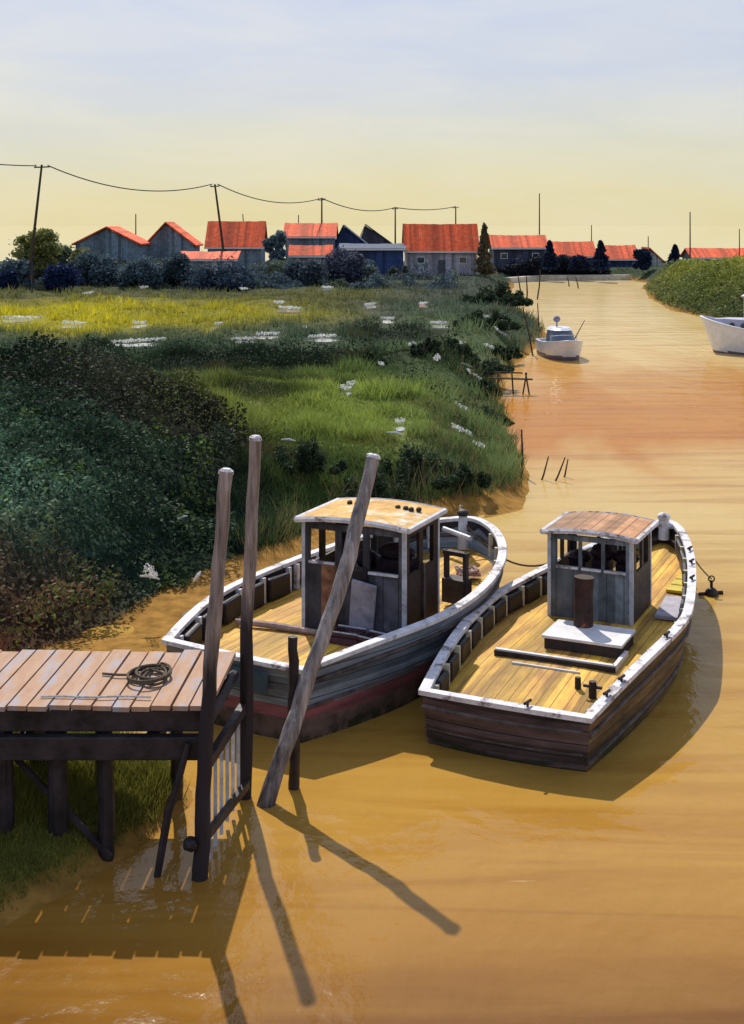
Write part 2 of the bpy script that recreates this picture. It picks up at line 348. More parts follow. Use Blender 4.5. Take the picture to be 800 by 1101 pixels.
    w1 = n('ShaderNodeTexNoise'); w1.inputs['Scale'].default_value = 1.3; w1.inputs['Detail'].default_value = 2.5; w1.inputs['Distortion'].default_value = .5; L(mp2.outputs[0], w1.inputs[0])
    w2 = n('ShaderNodeTexNoise'); w2.inputs['Scale'].default_value = 8; w2.inputs['Detail'].default_value = 3; L(mp2.outputs[0], w2.inputs[0])
    sm = n('ShaderNodeMath'); sm.operation = 'MULTIPLY_ADD'; sm.inputs[1].default_value = .2; L(w2.outputs[0], sm.inputs[0]); L(w1.outputs[0], sm.inputs[2])
    bp = n('ShaderNodeBump'); bp.inputs['Strength'].default_value = .8; bp.inputs['Distance'].default_value = .075; L(sm.outputs[0], bp.inputs['Height']); L(bp.outputs[0], b.inputs['Normal']); L(bp.outputs[0], gl.inputs['Normal']); L(bp.outputs[0], fr.inputs['Normal'])
    return m
m_water = water_mat()
o = MB().add([(-80, -20, 0), (120, -20, 0), (120, 200, 0), (-80, 200, 0)], [(0, 1, 2, 3)]).build('water', m_water); tag(o, kind='structure')
m_sky_mirror = mat('sky_mirror_water', (.60, .50, .28), rough=.02, var=.06, scale=.05, bump=0, spec=.6)
o = MB().add([(-6000, 200, -.004), (6000, 200, -.004), (6000, 8500, -.004), (-6000, 8500, -.004)], [(0, 1, 2, 3)]).build('added_bay', m_sky_mirror); tag(o, kind='structure')  # sheet added beyond the cabins to mirror the pale horizon sky
# pools made up for the white highlights
m_highlight_pool = mat('highlight_pool_water', (.42, .42, .40), rough=.06, var=.15, scale=2, bump=.02, spec=.5)
for i, (cx, cy, rx, ry) in enumerate(PW):
    mb = MB(); k = 26
    pts = [(cx, cy, 1.40)]
    for a in range(k):
        th = 2 * math.pi * a / k; r = .75 + .5 * noise.noise(Vector((math.cos(th) * 1.6 + i * 3.1, math.sin(th) * 1.6, i)))
        pts.append((cx + rx * r * math.cos(th), cy + ry * r * math.sin(th), 1.40))
    mb.add(pts, [(0, 1 + a, 1 + (a + 1) % k) for a in range(k)])
    tag(mb.build('highlight_pool', m_highlight_pool), kind='structure')

# ---------------------------------------------------------------- grass and bramble cover
m_leaf = mat('foliage', (1, 1, 1), rough=.75, var=.12, scale=.8, bump=0, attr='tint', transl=.25, spec=.15)
def in_frame(x, y, mg=.06): return np.abs(x / y) < (.286 + mg)
def scatter(n_, y0, y1, k=1.0):
    u = RNG.random(n_); y = 1 / (1 / y0 + u * (1 / y1 - 1 / y0)) if k == 1 else y0 * (y1 / y0) ** u
    x = (RNG.random(n_) * 2 - 1) * y * .345
    return x, y
def highlight_mask(x, y):
    m = np.zeros(x.shape, bool)
    for cx, cy, rx, ry in PW:
        m |= np.hypot((x - cx) / (rx * 1.25), (y - cy + ry * .9) / (ry * 2.1 + 1.0)) < 1
    return m
def on_mound(x, y):
    return ((((x + 10.5) / 7.2) ** 2 + ((y - 33.5) / 10.5) ** 2) < 1) | (((x + 5.6) / 2.9) ** 2 + ((y - 26.3) / 4.8) ** 2 < 1)
def blades(name, x, y, z, hgt, wid, tint, nb=3):
    n_ = len(x); x, y, z, hgt, wid = (np.repeat(a, nb) for a in (x, y, z, hgt, wid)); tint = np.repeat(tint, nb, 0)
    n3 = n_ * nb; a = RNG.random(n3) * math.tau; ox = RNG.normal(0, 1, n3) * wid * 1.6; oy = RNG.normal(0, 1, n3) * wid * 1.6
    hg = hgt * (.55 + .8 * RNG.random(n3)); lean = hg * (.15 + .65 * RNG.random(n3)); la = RNG.random(n3) * math.tau
    b = np.stack([x + ox, y + oy, z - .03], 1); s_ = np.stack([np.cos(a), np.sin(a), np.zeros(n3)], 1) * (wid / 2)[:, None]
    tip = b + np.stack([np.cos(la) * lean, np.sin(la) * lean, hg], 1)
    V = np.stack([b - s_, b + s_, tip], 1).reshape(-1, 3)
    tv = np.clip(tint * (.7 + .6 * RNG.random(n3))[:, None] * np.array([1, 1, 1]) , 0, 1)
    return mesh_np(name, V, np.arange(n3 * 3).reshape(-1, 3), m_leaf, tint=np.repeat(tv, 3, 0))
def leafcards(name, P, size, tint, parent=None, m=None, up=.3):
    n_ = len(P); a = RNG.normal(0, 1, (n_, 3)); a[:, 2] *= .7; a /= np.linalg.norm(a, axis=1)[:, None]
    b = RNG.normal(0, 1, (n_, 3)); b -= (b * a).sum(1)[:, None] * a; b /= np.linalg.norm(b, axis=1)[:, None]
    s_ = (size * (.6 + .8 * RNG.random(n_)))[:, None]
    V = np.stack([P - a * s_, P + b * s_ * .55, P + a * s_, P - b * s_ * .55], 1).reshape(-1, 3)
    tv = np.clip(tint * (.65 + .7 * RNG.random(n_))[:, None], 0, 1)
    return mesh_np(name, V, np.arange(n_ * 4).reshape(-1, 4), m or m_leaf, parent=parent, tint=np.repeat(tv, 4, 0))
x, y = scatter(210000, 13.5, 175)
x2, y2 = scatter(90000, 20, 60); x3, y3 = RNG.uniform(-6.5, -2.2, 30000), RNG.uniform(13, 18.6, 30000); x = np.concatenate([x, x2, x3]); y = np.concatenate([y, y2, y3])
h, d, vf = terr(x, y)
jet = (y < 18) & (np.abs(x + 4) > 9)
k = (d > vf + RNG.random(len(x)) * .3) & ~highlight_mask(x, y) & ~on_mound(x, y) & ~jet
x, y, h, d, vf = (a[k] for a in (x, y, h, d, vf))
clump = fbm(x, y, 1.6 + 0 * y, 41)
dens = sst(.30, .55, clump + .25 * RNG.random(len(x))); k = RNG.random(len(x)) < .35 + .65 * dens
x, y, h, clump = x[k], y[k], h[k], clump[k]
hg = (.12 + .5 * sst(.4, .8, clump)) * np.where(y < 19, .5, 1); wd = np.maximum(.022, y * .0011)
tt = tints(x, y) * (.55 + .9 * clump)[:, None]
dry = (fbm(x, y, 2.4, 51) > .66)[:, None]; tt = np.where(dry, tt * .6 + np.array([.16, .13, .05]) * .45, tt)
tag(blades('grass', x, y, h, hg, wd, tt), 'rough marsh grass covering the creek banks in lime and dark green patches', 'grass', kind='stuff')
# bramble on the big mound
n_ = 150000; y = RNG.uniform(21, 45, n_); x = RNG.uniform(-18, -2, n_)
h, d, vf = terr(x, y); k = on_mound(x, y) & (d > vf) & (np.abs(x / y) < .35)
x, y, h = x[k], y[k], h[k]
top = .12 + .75 * sst(.35, .7, fbm(x, y, 1.5, 61)) + .25 * sst(.3, .8, fbm(x, y, .6, 65)); z = h + top * RNG.random(len(x)) ** .45
tb = tints(x, y) * (.45 + 1.0 * sst(.35, .75, fbm(x, y, 2.1, 71)))[:, None]
pick = (fbm(x, y, 1.3, 77) > .64) & (RNG.random(len(x)) < .5); tb[pick] = tb[pick] * .5 + np.array(GREEN) * .7
tag(leafcards('bramble_cover', np.stack([x, y, z], 1), np.full(len(x), .055), tb), 'dense dark blue-green bramble smothering the big mound on the left', 'brambles', kind='stuff')
n_ = 60000; x, y = scatter(n_, 34, 80); h, d, vf = terr(x, y); t_ = tints(x, y); edge_ = (d < 4) & (fbm(x, y, 3.0, 99) > .60); t_[edge_] = np.array((.03, .05, .025)); dk = (t_.sum(1) < .21)
k = dk & (d > vf + .2) & ~on_mound(x, y) & ~highlight_mask(x, y); x, y, h, t_ = x[k], y[k], h[k], t_[k]
z = h + (.15 + .75 * sst(.3, .7, fbm(x, y, 2.0, 67))) * RNG.random(len(x)) ** .5
tag(leafcards('shadow_scrub', np.stack([x, y, z], 1), .0011 * y, t_ * .9), 'low dark scrub added as shadow streaks across the middle of the marsh', 'scrub', kind='stuff')  # dark cards added along the shadow strokes and the bank edge
n_ = 70000; x = RNG.uniform(-42, 8, n_); y = RNG.uniform(121, 138, n_); h, d, vf = terr(x, y)
tp = fbm(x, y, 4.5, 87); k = (tp > .44) & (d > 2) & (np.abs(x / y) < .33); x, y, h, tp = x[k], y[k], h[k], tp[k]
z = h + 2.3 * sst(.42, .72, tp) * RNG.random(len(x)) ** .5
tg = np.where((fbm(x, y, 6, 91) > .5)[:, None], np.array((.10, .145, .17)), np.array((.11, .14, .10))) * (.7 + .6 * tp)[:, None]
tag(leafcards('thicket', np.stack([x, y, z], 1), np.full(len(x), .17), tg), 'slate green thicket running along in front of the cabins', 'thicket', kind='stuff')
n_ = 60000; x, y = scatter(n_, 21, 110); h, d, vf = terr(x, y)
k = (d > vf - .15) & (d < vf + .5 + 2.6 * sst(.45, .8, fbm(x, y, 2.2, 93))) & ~highlight_mask(x, y) & (fbm(x, y, .9, 95) > .42) & ~(on_mound(x, y) & (d > vf + .7)); x, y, h = x[k], y[k], h[k]
k = ~((y < 28.5) & (x < -.8)); x, y, h = x[k], y[k], h[k]
tr_ = np.where((RNG.random(len(x)) < .35)[:, None], np.array((.30, .24, .10)), np.array((.11, .17, .06)))
tag(blades('reeds', x, y, h, .35 + .55 * RNG.random(len(x)), np.maximum(.016, y * .0007), tr_, nb=3), 'taller reeds and rushes fringing the water edge', 'reeds', kind='stuff')
PT = []
for px, py, w in [(24, 346, 44), (80, 352, 30), (147, 372, 56), (150, 352, 18), (262, 370, 26), (288, 364, 24), (312, 335, 26), (347, 367, 30), (372, 425, 12), (378, 420, 10), (497, 424, 16), (500, 430, 12),
                  (497, 456, 22), (515, 462, 14), (417, 347, 14), (472, 352, 18), (492, 366, 18), (398, 331, 12), (528, 362, 16), (352, 312, 12), (455, 330, 10), (500, 500, 14), (545, 392, 14), (540, 352, 16), (430, 463, 10),
                  (160, 522, 12), (165, 526, 8), (213, 543, 8), (205, 640, 8), (226, 530, 6), (300, 330, 10), (235, 353, 8), (443, 370, 8), (510, 390, 16), (548, 372, 12), (410, 400, 6), (95, 323, 10), (155, 310, 8), (262, 312, 8), (520, 340, 12), (760, 306, 12), (745, 325, 8), (470, 392, 8), (505, 520, 20), (160, 395, 8)]:
    zz = 2.6 if (px < 240 and py > 380) else 1.5
    c = W(px, py, zz); hw_ = w / 2800 * c.y; m_ = int(36 + w * 5)
    u = RNG.random(m_) * 2 - 1; sl_ = random.uniform(-.5, .9)
    X_ = c.x + u * hw_; Y_ = c.y + sl_ * u * hw_ * 2 + RNG.normal(0, .05 + .003 * c.y, m_) * (1 - u * u); PT.append(np.stack([X_, Y_], 1))
PT = np.concatenate(PT); h, d, vf = terr(PT[:, 0], PT[:, 1]); k = d > .1; PT = PT[k]; h = h[k]
hh_ = np.where(on_mound(PT[:, 0], PT[:, 1]), .95, .34) + RNG.random(len(PT)) * .12
tag(leafcards('white_flecks', np.stack([PT[:, 0], PT[:, 1], h + hh_], 1), np.maximum(.016, .0009 * PT[:, 1]), np.tile(np.array((.80, .80, .78)), (len(PT), 1))), 'small streaks of white marsh blossom added as highlights over the green banks', 'flecks', kind='stuff')  # white cards added in place of bright highlight flecks
# scrub on the right bank
n_ = 60000; y = RNG.uniform(88, 150, n_); x = RNG.uniform(22, 50, n_)
h, d, vf = terr(x, y); k = (d > .1) & (np.abs(x / y) < .33); x, y, h = x[k], y[k], h[k]
z = h + (.3 + 1.5 * sst(.4, .75, fbm(x, y, 5, 63))) * RNG.random(len(x)) ** .5
tag(leafcards('bank_scrub', np.stack([x, y, z], 1), np.full(len(x), .16), tints(x, y) * (.4 + 1.1 * fbm(x, y, 4, 73))[:, None]),
    'yellow-green scrub over the bank on the right side of the creek', 'scrub', kind='stuff')

def bush(px, py, z0, r, hgt, label, tint=(.035, .06, .03), name='marsh_bush', group='dark bushes on the marsh edge', n_=2600, cat='bush'):
    c = W(px, py, z0); hh = terr(np.array([c.x]), np.array([c.y]))[0][0]
    root = thing(name, label, cat, (c.x, c.y, hh), 0, group)
    nb = 16; P = []; n_ = 5200
    for i in range(nb):
        a = random.uniform(0, math.tau); q = math.sqrt(random.random()) * r * 1.05
        top = hgt * (1.1 - .7 * (q / r) ** 2) * random.uniform(.55, 1.1)
        cc = np.array([math.cos(a) * q * 1.25, math.sin(a) * q, top * .5]); rr = r * random.uniform(.16, .34)
        v = RNG.normal(0, 1, (n_ // nb, 3)); v /= np.linalg.norm(v, axis=1)[:, None]; v *= (RNG.random(len(v)) ** .5)[:, None]
        P.append(cc + v * np.array([rr, rr, top * .55]))
    P = np.concatenate(P); P = P[P[:, 2] > -.1]
    leafcards('foliage', P, np.full(len(P), max(.045, c.y * .0012)), np.tile(np.array(tint), (len(P), 1)), parent=root)
    mb = MB()
    for i in range(4):
        a = i * 1.6; mb.tube([(0, 0, -.1), (math.cos(a) * r * .25, math.sin(a) * r * .25, hgt * .3), (math.cos(a) * r * .5, math.sin(a) * r * .5, hgt * .7)], [.05, .035, .012], 6)
    mb.build('stem', M_BARK, root)
M_BARK = mat('bark', (.09, .065, .045), scale=9, bump=.5)
bush(330, 500, 1.3, .75, .8, 'dark round bush behind the wheelhouse of the boat beside the jetty')
bush(455, 500, 1.1, .9, 1.0, 'largest dark bush, above the mud patch behind the left boat')
bush(492, 515, .7, .7, .6, 'low dark bush running down to the mud corner of the bank')
bush(478, 385, 1.4, 1.0, .9, 'dark bush left of the small landing stage, inland')
bush(456, 390, 1.4, .6, .7, 'small dark bush left of another on the mid marsh')
bush(508, 388, 1.3, 1.3, .9, 'dark bush at the bank edge below the white motor boat')
bush(520, 410, 1.0, .7, .7, 'dark bush right above the small landing stage')
bush(516, 440, .9, .8, .6, 'dark bush under the small landing stage at the water edge')
bush(522, 352, 1.4, 1.5, 1.1, 'dark bush on the bank left of the white motor boat')
bush(540, 372, 1.0, .9, .8, 'small dark bush between the white motor boat and the landing stage')
bush(400, 500, 1.4, .9, .9, 'dark bush behind the roof of the left wheelhouse')
bush(395, 392, 1.5, .6, .6, 'small dark bush in the middle of the marsh')
bush(533, 325, 1.5, 2.2, 1.6, 'dark bush on the point beside the far channel stakes')
bush(430, 300, 1.5, 1.6, 1.3, 'dark grey-green bush below the mauve-walled cabin', GREYG)

# ---------------------------------------------------------------- trees
def tree(px, d, ytop, wpx, label, tint, ybase=None, shape='round', crown0=.25, n_=7500, tint2=None, group='trees among the far cabins'):
    x = (px - 400) / 1400 * d; z0 = 1.4; ztop = CH - (ytop - 240) * d / 1400; hgt = ztop - z0; r = wpx / 2 / 1400 * d
    root = thing({'round': 'leafy_tree', 'cone': 'conifer', 'wide': 'leafy_tree'}[shape], label, 'tree', (x, d, z0), random.uniform(0, 6), group)
    mb = MB(); mb.tube([(0, 0, -.2), (.05, 0, hgt * .3), (0, .05, hgt * .75)], [.13 * hgt / 5, .09 * hgt / 5, .03], 8)
    for i in range(6):
        a = i * 1.1; z = hgt * random.uniform(.25, .5); mb.tube([(0, 0, z), (math.cos(a) * r * .4, math.sin(a) * r * .4, z + hgt * .12), (math.cos(a) * r * .7, math.sin(a) * r * .7, z + hgt * .2)], [.05, .03, .012], 6)
    mb.build('trunk', M_BARK, root)
    P = []; nb = 26
    for i in range(nb):
        if shape == 'cone':
            t = (i + .5) / nb; cz = hgt * (crown0 * .3 + .95 * t); rr = r * (1.05 - t) * .9 + .1; a = random.uniform(0, 6.3); q = rr * .35
            cc = np.array([math.cos(a) * q, math.sin(a) * q, cz]); ax = np.array([rr * .8, rr * .8, hgt / nb * 1.4])
        else:
            a = random.uniform(0, 6.3); zz = random.uniform(0, 1); q = r * .68 * math.sqrt(random.random()) * (1 - .35 * abs(zz - .4))
            cz = hgt * (crown0 + (1 - crown0) * (.15 + .68 * zz)); rr = r * random.uniform(.16, .46)
            cc = np.array([math.cos(a) * q, math.sin(a) * q, cz]); ax = np.array([rr, rr, rr * (.6 if shape == 'wide' else .9)])
        v = RNG.normal(0, 1, (n_ // nb, 3)); v /= np.linalg.norm(v, axis=1)[:, None]; v *= (RNG.random(len(v)) ** .4)[:, None]
        P.append(cc + v * ax * (1 + .35 * (RNG.random((len(v), 1)) < .12)))
    P = np.concatenate(P); P = P[P[:, 2] > .02]
    T = np.tile(np.array(tint), (len(P), 1))
    if tint2: k = RNG.random(len(P)) < .4; T[k] = tint2
    leafcards('crown', P, np.full(len(P), d * .0013), T, parent=root)
SLATE = (.10, .15, .18); NAVY = (.022, .035, .085)
tree(36, 124, 243, 62, 'olive green tree behind the leftmost telegraph pole', (.30, .31, .09), tint2=(.16, .19, .08), shape='wide')
tree(18, 118, 280, 44, 'low dark blue-green tree at the left edge', SLATE, crown0=.05)
tree(55, 130, 258, 60, 'grey-green tree in the shade of the olive tree', (.14, .18, .11), crown0=.05)
tree(88, 128, 262, 34, 'small olive tree between the dark hut and the first red-edged cabin', (.22, .24, .09), crown0=.05)
tree(112, 126, 272, 74, 'slate green spreading tree in front of the first cabin', SLATE, crown0=.0)
tree(150, 124, 278, 60, 'slate green bushy tree between the two gabled cabins', SLATE, crown0=.0)
tree(190, 126, 272, 50, 'dark bushy tree in front of the second gabled cabin', (.07, .11, .13), crown0=.0)
tree(296, 138, 243, 32, 'tall oval blue-grey tree right of the big red roof on the left', (.15, .21, .26), crown0=.02)
tree(240, 122, 287, 90, 'wide low dark tree under the white lean-to', (.05, .08, .12), crown0=.0)
tree(330, 128, 282, 60, 'low slate tree in front of the small red roofed sheds', (.09, .12, .15), crown0=.0)
tree(372, 134, 268, 50, 'slate purple tree left of the blue shed', (.10, .11, .16), crown0=.0)
tree(521, 150, 244, 20, 'narrow brown cypress beside the biggest red roof', (.17, .14, .085), shape='cone')
tree(591, 168, 261, 18, 'narrow dark conifer between two far red roofs', NAVY, shape='cone')
tree(646, 166, 261, 20, 'tall dark conifer at the end of the far hedge', NAVY, shape='cone')
tree(623, 170, 276, 24, 'round dark tree in front of the far middle red roof', NAVY, crown0=.02)
tree(691, 170, 268, 24, 'round dark tree right of the far red roofs', NAVY, crown0=.02)
tree(726, 176, 265, 16, 'small dark conifer left of the rightmost red roof', NAVY, shape='cone')
tree(560, 172, 282, 30, 'low dark tree standing at the head of the creek', NAVY, crown0=.0)

# ---------------------------------------------------------------- far cabins
M_RED = mat('red_tiles', (.92, .12, .03), rough=.8, var=.2, scale=2.2, bump=.5, seams=(0, .30, .02, (.7, .08, .02)), spots=((.90, .24, .10), .9, .56, .72))
M_TRIM = mat('white_trim', (.72, .71, .68), var=.15, scale=5)
M_BLUEROOF = mat('slate_blue_roof', (.03, .06, .13), scale=2)
WALLC = {'slate': (.20, .27, .33), 'navy': (.035, .07, .19), 'mauve': (.46, .43, .50), 'dark': (.07, .08, .12), 'white': (.6, .6, .58)}
M_WALL = {k_: mat(k_ + '_boards', c, var=.25, scale=2.5, seams=(0, .32, .02, tuple(v * .4 for v in c))) for k_, c in WALLC.items()}
M_GLASS = mat('dark_window', (.03, .04, .05), rough=.1, var=.1, bump=0, spec=.6)
M_DOOR = mat('door_paint', (.09, .10, .12), scale=5)
def cabin(px0, px1, yridge, yeave, ybase, d, wall, roofm, label, gable=False, depth=6.0, slopes=(1, 1), name='creek_cabin', wins=2, z0=None, single=False):
    """ridge across the view, or (gable) running away from it"""
    kx = d / 1400; xc = ((px0 + px1) / 2 - 400) * kx; w = (px1 - px0) * kx
    zr = CH - (yridge - 240) * kx; ze = CH - (yeave - 240) * kx; z0 = z0 if z0 is not None else 1.3
    root = thing(name, label, 'cabin', (xc, d, z0), random.uniform(-.02, .02), 'red and blue roofed cabins along the creek head')
    zr -= z0; ze -= z0; ov = .35
    if gable:
        hw_ = w / 2 - ov * .6; xr = (slopes[0] - .5) * w * .9 if slopes[0] != 1 else 0
        mb = MB(); V = [(-hw_, 0, 0), (hw_, 0, 0), (hw_, 0, ze), (xr, 0, zr - .1), (-hw_, 0, ze)]
        V += [(a, depth, c) for a, b, c in V]
        mb.add(V, [(0, 1, 2, 3, 4), (9, 8, 7, 6, 5), (0, 5, 6, 1), (1, 6, 7, 2), (0, 4, 9, 5)]).build('wall', wall, root)
        mb = MB(); t = .16
        for sx in (-1, 1):
            e = Vector((sx * (hw_ + ov), 0, ze - (zr - ze) * ov / hw_)); r_ = Vector((xr, 0, zr))
            P = [e, r_, r_ + Vector((0, 0, t)), e + Vector((0, 0, t))]
            V = [(p.x, -ov, p.z) for p in P] + [(p.x, depth + ov, p.z) for p in P]
            mb.add(V, [(0, 1, 2, 3), (7, 6, 5, 4), (0, 3, 7, 4), (3, 2, 6, 7), (0, 4, 5, 1)])
        mb.build('roof', roofm, root)
        fy = -.03
    else:
        hw_ = w / 2 - ov; y1 = depth
        mb = MB(); V = []
        for sx in (-1, 1): V += [(sx * hw_, 0, 0), (sx * hw_, depth, 0), (sx * hw_, depth, ze if not single else zr - .2), (sx * hw_, depth / 2 if not single else depth - .01, zr - .1 - .1 * single), (sx * hw_, 0, ze)]
        mb.add(V, [(0, 1, 2, 3, 4), (9, 8, 7, 6, 5), (0, 4, 9, 5), (1, 6, 7, 2), ]).build('wall', wall, root)
        mb = MB(); t = .16; yr = depth / 2 if not single else depth
        dz = (zr - ze) / yr * ov
        prof = [(-ov, ze - dz), (yr, zr), (depth + ov, ze - dz)] if not single else [(-ov, ze - dz), (yr + ov, zr + dz)]
        sk = random.uniform(.05, .25)
        nseg = 14; V = []; 
        for j in range(nseg + 1):
            u = j / nseg; xx = -w / 2 + w * u; sag = -.06 * math.sin(math.pi * u) + random.uniform(-.03, .03)
            for (yy, zz) in prof: V.append((xx, yy, zz + (sag if zz == prof[1][1] else 0)))
            for (yy, zz) in prof: V.append((xx, yy, zz + t + (sag if zz == prof[1][1] else 0)))
        q = len(prof); n2 = 2 * q; F = []
        for j in range(nseg):
            a, b = j * n2, (j + 1) * n2
            for k_ in range(q - 1):
                F += [(a + q + k_, b + q + k_, b + q + k_ + 1, a + q + k_ + 1), (a + k_, a + k_ + 1, b + k_ + 1, b + k_)]
            F += [(a, b, b + q, a + q), (a + q - 1, a + 2 * q - 1, b + 2 * q - 1, b + q - 1)]
        for a in (0, nseg * n2):
            for k_ in range(q - 1): F.append((a + k_, a + q + k_, a + q + k_ + 1, a + k_ + 1))
        mb.add(V, F); rf = mb.build('roof', roofm, root)
        MB().box((0, -ov - .03, ze - dz + .02), (w, .05, .2)).build('fascia', M_TRIM, root)
        fy = -.03
    hh = ze
    if wins and hh > 1.9 and px0 in (434, 528):
        xs = [(i + .5) / (wins + 1) for i in range(wins + 1)]
        for i, u in enumerate(xs):
            xx = -hw_ * .9 + 2 * hw_ * .9 * u
            if i == 1:
                MB().box((xx, fy, .95), (.85, .06, 1.9)).build('door', M_DOOR, root)
            else:
                f = MB().box((xx, fy, hh * .6), (.95, .07, .8)).build('window_frame', M_TRIM, root)
                MB().box((xx, fy - .04, hh * .6), (.78, .03, .62)).build('pane', M_GLASS, f)
    return root
MW = M_WALL
cabin(79, 151, 245, 262, 290, 134, MW['slate'], M_RED, 'slate grey gabled cabin with thin red roof edge nearest the leftmost pole', gable=True, wins=0)
cabin(156, 210, 240, 262, 290, 140, MW['slate'], M_RED, 'taller slate grey gabled cabin with its right roof slope red', gable=True, slopes=(.4, 1), wins=0)
cabin(220, 284, 239, 264, 290, 150, MW['slate'], M_RED, 'cabin with the big square red roof behind the second telegraph pole', wins=1)
cabin(190, 256, 273, 279, 290, 132, MW['white'], M_RED, 'low white lean-to with a strip of red roof below the big red roof', depth=2.5, wins=0, single=True, name='lean_to_shed')
cabin(304, 362, 241, 254, 280, 158, MW['slate'], M_RED, 'cabin with narrow red roof crossed by the third telegraph pole', wins=1)
cabin(310, 358, 265, 274, 290, 140, MW['mauve'], M_RED, 'small low red roofed shed under the pole-crossed cabin', depth=3, wins=1, name='small_shed')
cabin(358, 398, 243, 264, 290, 162, MW['navy'], M_BLUEROOF, 'dark blue gabled shed with its tall end turned to the water', gable=True, slopes=(.25, 1), wins=0, name='boat_shed')
cabin(384, 424, 242, 262, 290, 176, MW['dark'], M_BLUEROOF, 'far shed with slanting dark blue roof', gable=True, slopes=(.2, 1), wins=0, name='boat_shed')
cabin(364, 437, 264, 268, 290, 150, MW['navy'], M_BLUEROOF, 'long flat-topped blue shed left of the mauve-walled cabin', depth=4, wins=2, single=True, name='boat_shed')
cabin(434, 516, 242, 268, 292, 152, MW['mauve'], M_RED, 'mauve-walled cabin with the largest red roof in the middle', wins=2)
cabin(528, 590, 254, 266, 284, 178, MW['dark'], M_RED, 'long dark cabin with red roof right of the brown cypress', wins=2)
cabin(592, 642, 261, 275, 286, 176, MW['navy'], M_RED, 'dark blue cabin with red roof between two dark conifers', wins=2)
cabin(648, 688, 265, 278, 288, 178, MW['navy'], M_RED, 'dark blue cabin with red roof at the head of the creek, right of the hedge', wins=2)
cabin(694, 714, 267, 279, 286, 182, MW['white'], M_RED, 'tiny white cabin whose red roof slants down to the right', gable=True, slopes=(.15, 1), wins=0, depth=4)
cabin(742, 830, 268, 277, 286, 185, MW['slate'], M_RED, 'long cabin with low red roof at the right edge', wins=3)
tree(68, 120, 284, 56, 'dark navy blue shrub beside the leftmost telegraph pole', (.02, .035, .11), crown0=.0)
tree(8, 116, 292, 26, 'dark navy shrub cut by the left edge', (.02, .035, .10), crown0=.0)
# hedge and quay at the creek head
hr = thing('hedge', 'long dark hedge along the quay at the head of the creek', 'hedge', (0, 0, 0))
n_ = 9000; x = RNG.uniform(13.5, 31.5, n_); y = RNG.uniform(163.5, 166, n_); top = .9 + 1.0 * fbm(x, y * 0, 2.5, 83) + 1.0 * sst(16, 24, x) * (1 - sst(26, 31, x))
y = np.where(x < 22, y + 6 - (22 - x) * .3, y + 8.5)
leafcards('foliage', np.stack([x, y, .7 + top * RNG.random(n_)], 1), np.full(n_, .2), np.tile(np.array((.022, .03, .045)), (n_, 1)), parent=hr)
M_QUAY = mat('pale_quay_stone', (.62, .58, .50), var=.15, scale=1.5)
mb = MB(); mb.beam((17, 163, .25), (22, 170.5, .25), .8, .9); mb.beam((22, 170.6, .25), (34, 172, .25), .8, .9)
tag(mb.build('quay_wall', M_QUAY), 'low pale stone quay closing the head of the creek', 'quay')

# ---------------------------------------------------------------- telegraph poles, wires, masts
M_POLE = mat('pole_wood', (.075, .05, .035), scale=4, stretch=(6, 6, .5), bump=.4)
M_WIRE = mat('wire', (.06, .05, .045), bump=0)
def tpole(name, px0, py0, px1, py1, d, r, label, arm=None, cat='telegraph pole', group='telegraph poles across the marsh', z0=1.0):
    b = Vector(((px0 - 400) / 1400 * d, d, z0)); t = Vector(((px1 - 400) / 1400 * d, d, CH - (py1 - 240) / 1400 * d))
    root = thing(name, label, cat, b, 0, group)
    MB().tube([(0, 0, -.3), (t - b) * .5 + Vector((.03 * r, 0, 0)), t - b], [r, r * .85, r * .65], 8).build('pole', M_POLE, root)
    if arm: 
        q = MB().beam(t - b + Vector((-arm, 0, -.25)), t - b + Vector((arm, 0, -.2)), .1, .12).build('crossarm', M_POLE, root)
        for s_ in (-.8, .8): MB().tube([t - b + Vector((arm * s_, 0, -.18)), t - b + Vector((arm * s_, 0, .02))], .05, 6).build('insulator', M_TRIM, q)
    return t
T = []
T.append(tpole('telegraph_pole', 29, 312, 45, 177, 118, .15, 'leftmost and tallest telegraph pole, leaning right in front of the olive tree', .7))
T.append(tpole('telegraph_pole', 245, 300, 231, 198, 138, .15, 'telegraph pole leaning left in front of the square red roof', .5))
T.append(tpole('telegraph_pole', 346, 288, 346, 213, 165, .14, 'upright telegraph pole crossing the narrow red roof', .5))
T.append(tpole('telegraph_pole', 425, 280, 425, 223, 205, .15, 'thin far telegraph pole left of the largest red roof', .5))
T.append(tpole('telegraph_pole', 490, 270, 490, 222, 250, .17, 'farthest telegraph pole rising behind the largest red roof', .6))
for (px, y0, py, d, lb) in [(146, 260, 230, 150, 'short pole behind the first gabled cabin'), (264, 250, 230, 170, 'short pole leaning behind the square red roof'),
                       (321, 256, 231, 175, 'thin short mast behind the narrow red roof'), (580, 270, 208, 190, 'tall thin mast behind the dark long cabin'),
                       (636, 280, 242, 190, 'thin mast behind the roof between the conifers'), (697, 285, 254, 188, 'short mast behind the tiny white cabin'),
                       (742, 285, 228, 180, 'tall dark mast left of the rightmost red roof'), (795, 285, 246, 180, 'dark mast at the right edge of the picture')]:
    tpole('mast', px + (2 if px == 264 else 0), y0, px - (3 if px == 264 else 0), py, d, .11 if px in (742, 580) else .09, lb, cat='mast', group='masts among the far roofs')
def wire(a, b, sag, r, label):
    pts = [a.lerp(b, i / 20) + Vector((0, 0, -sag * 4 * (i / 20) * (1 - i / 20))) for i in range(21)]
    tag(MB().tube(pts, r, 5, cap=False).build('telegraph_wire', M_WIRE), label, 'wire', 'telegraph wires between the poles')
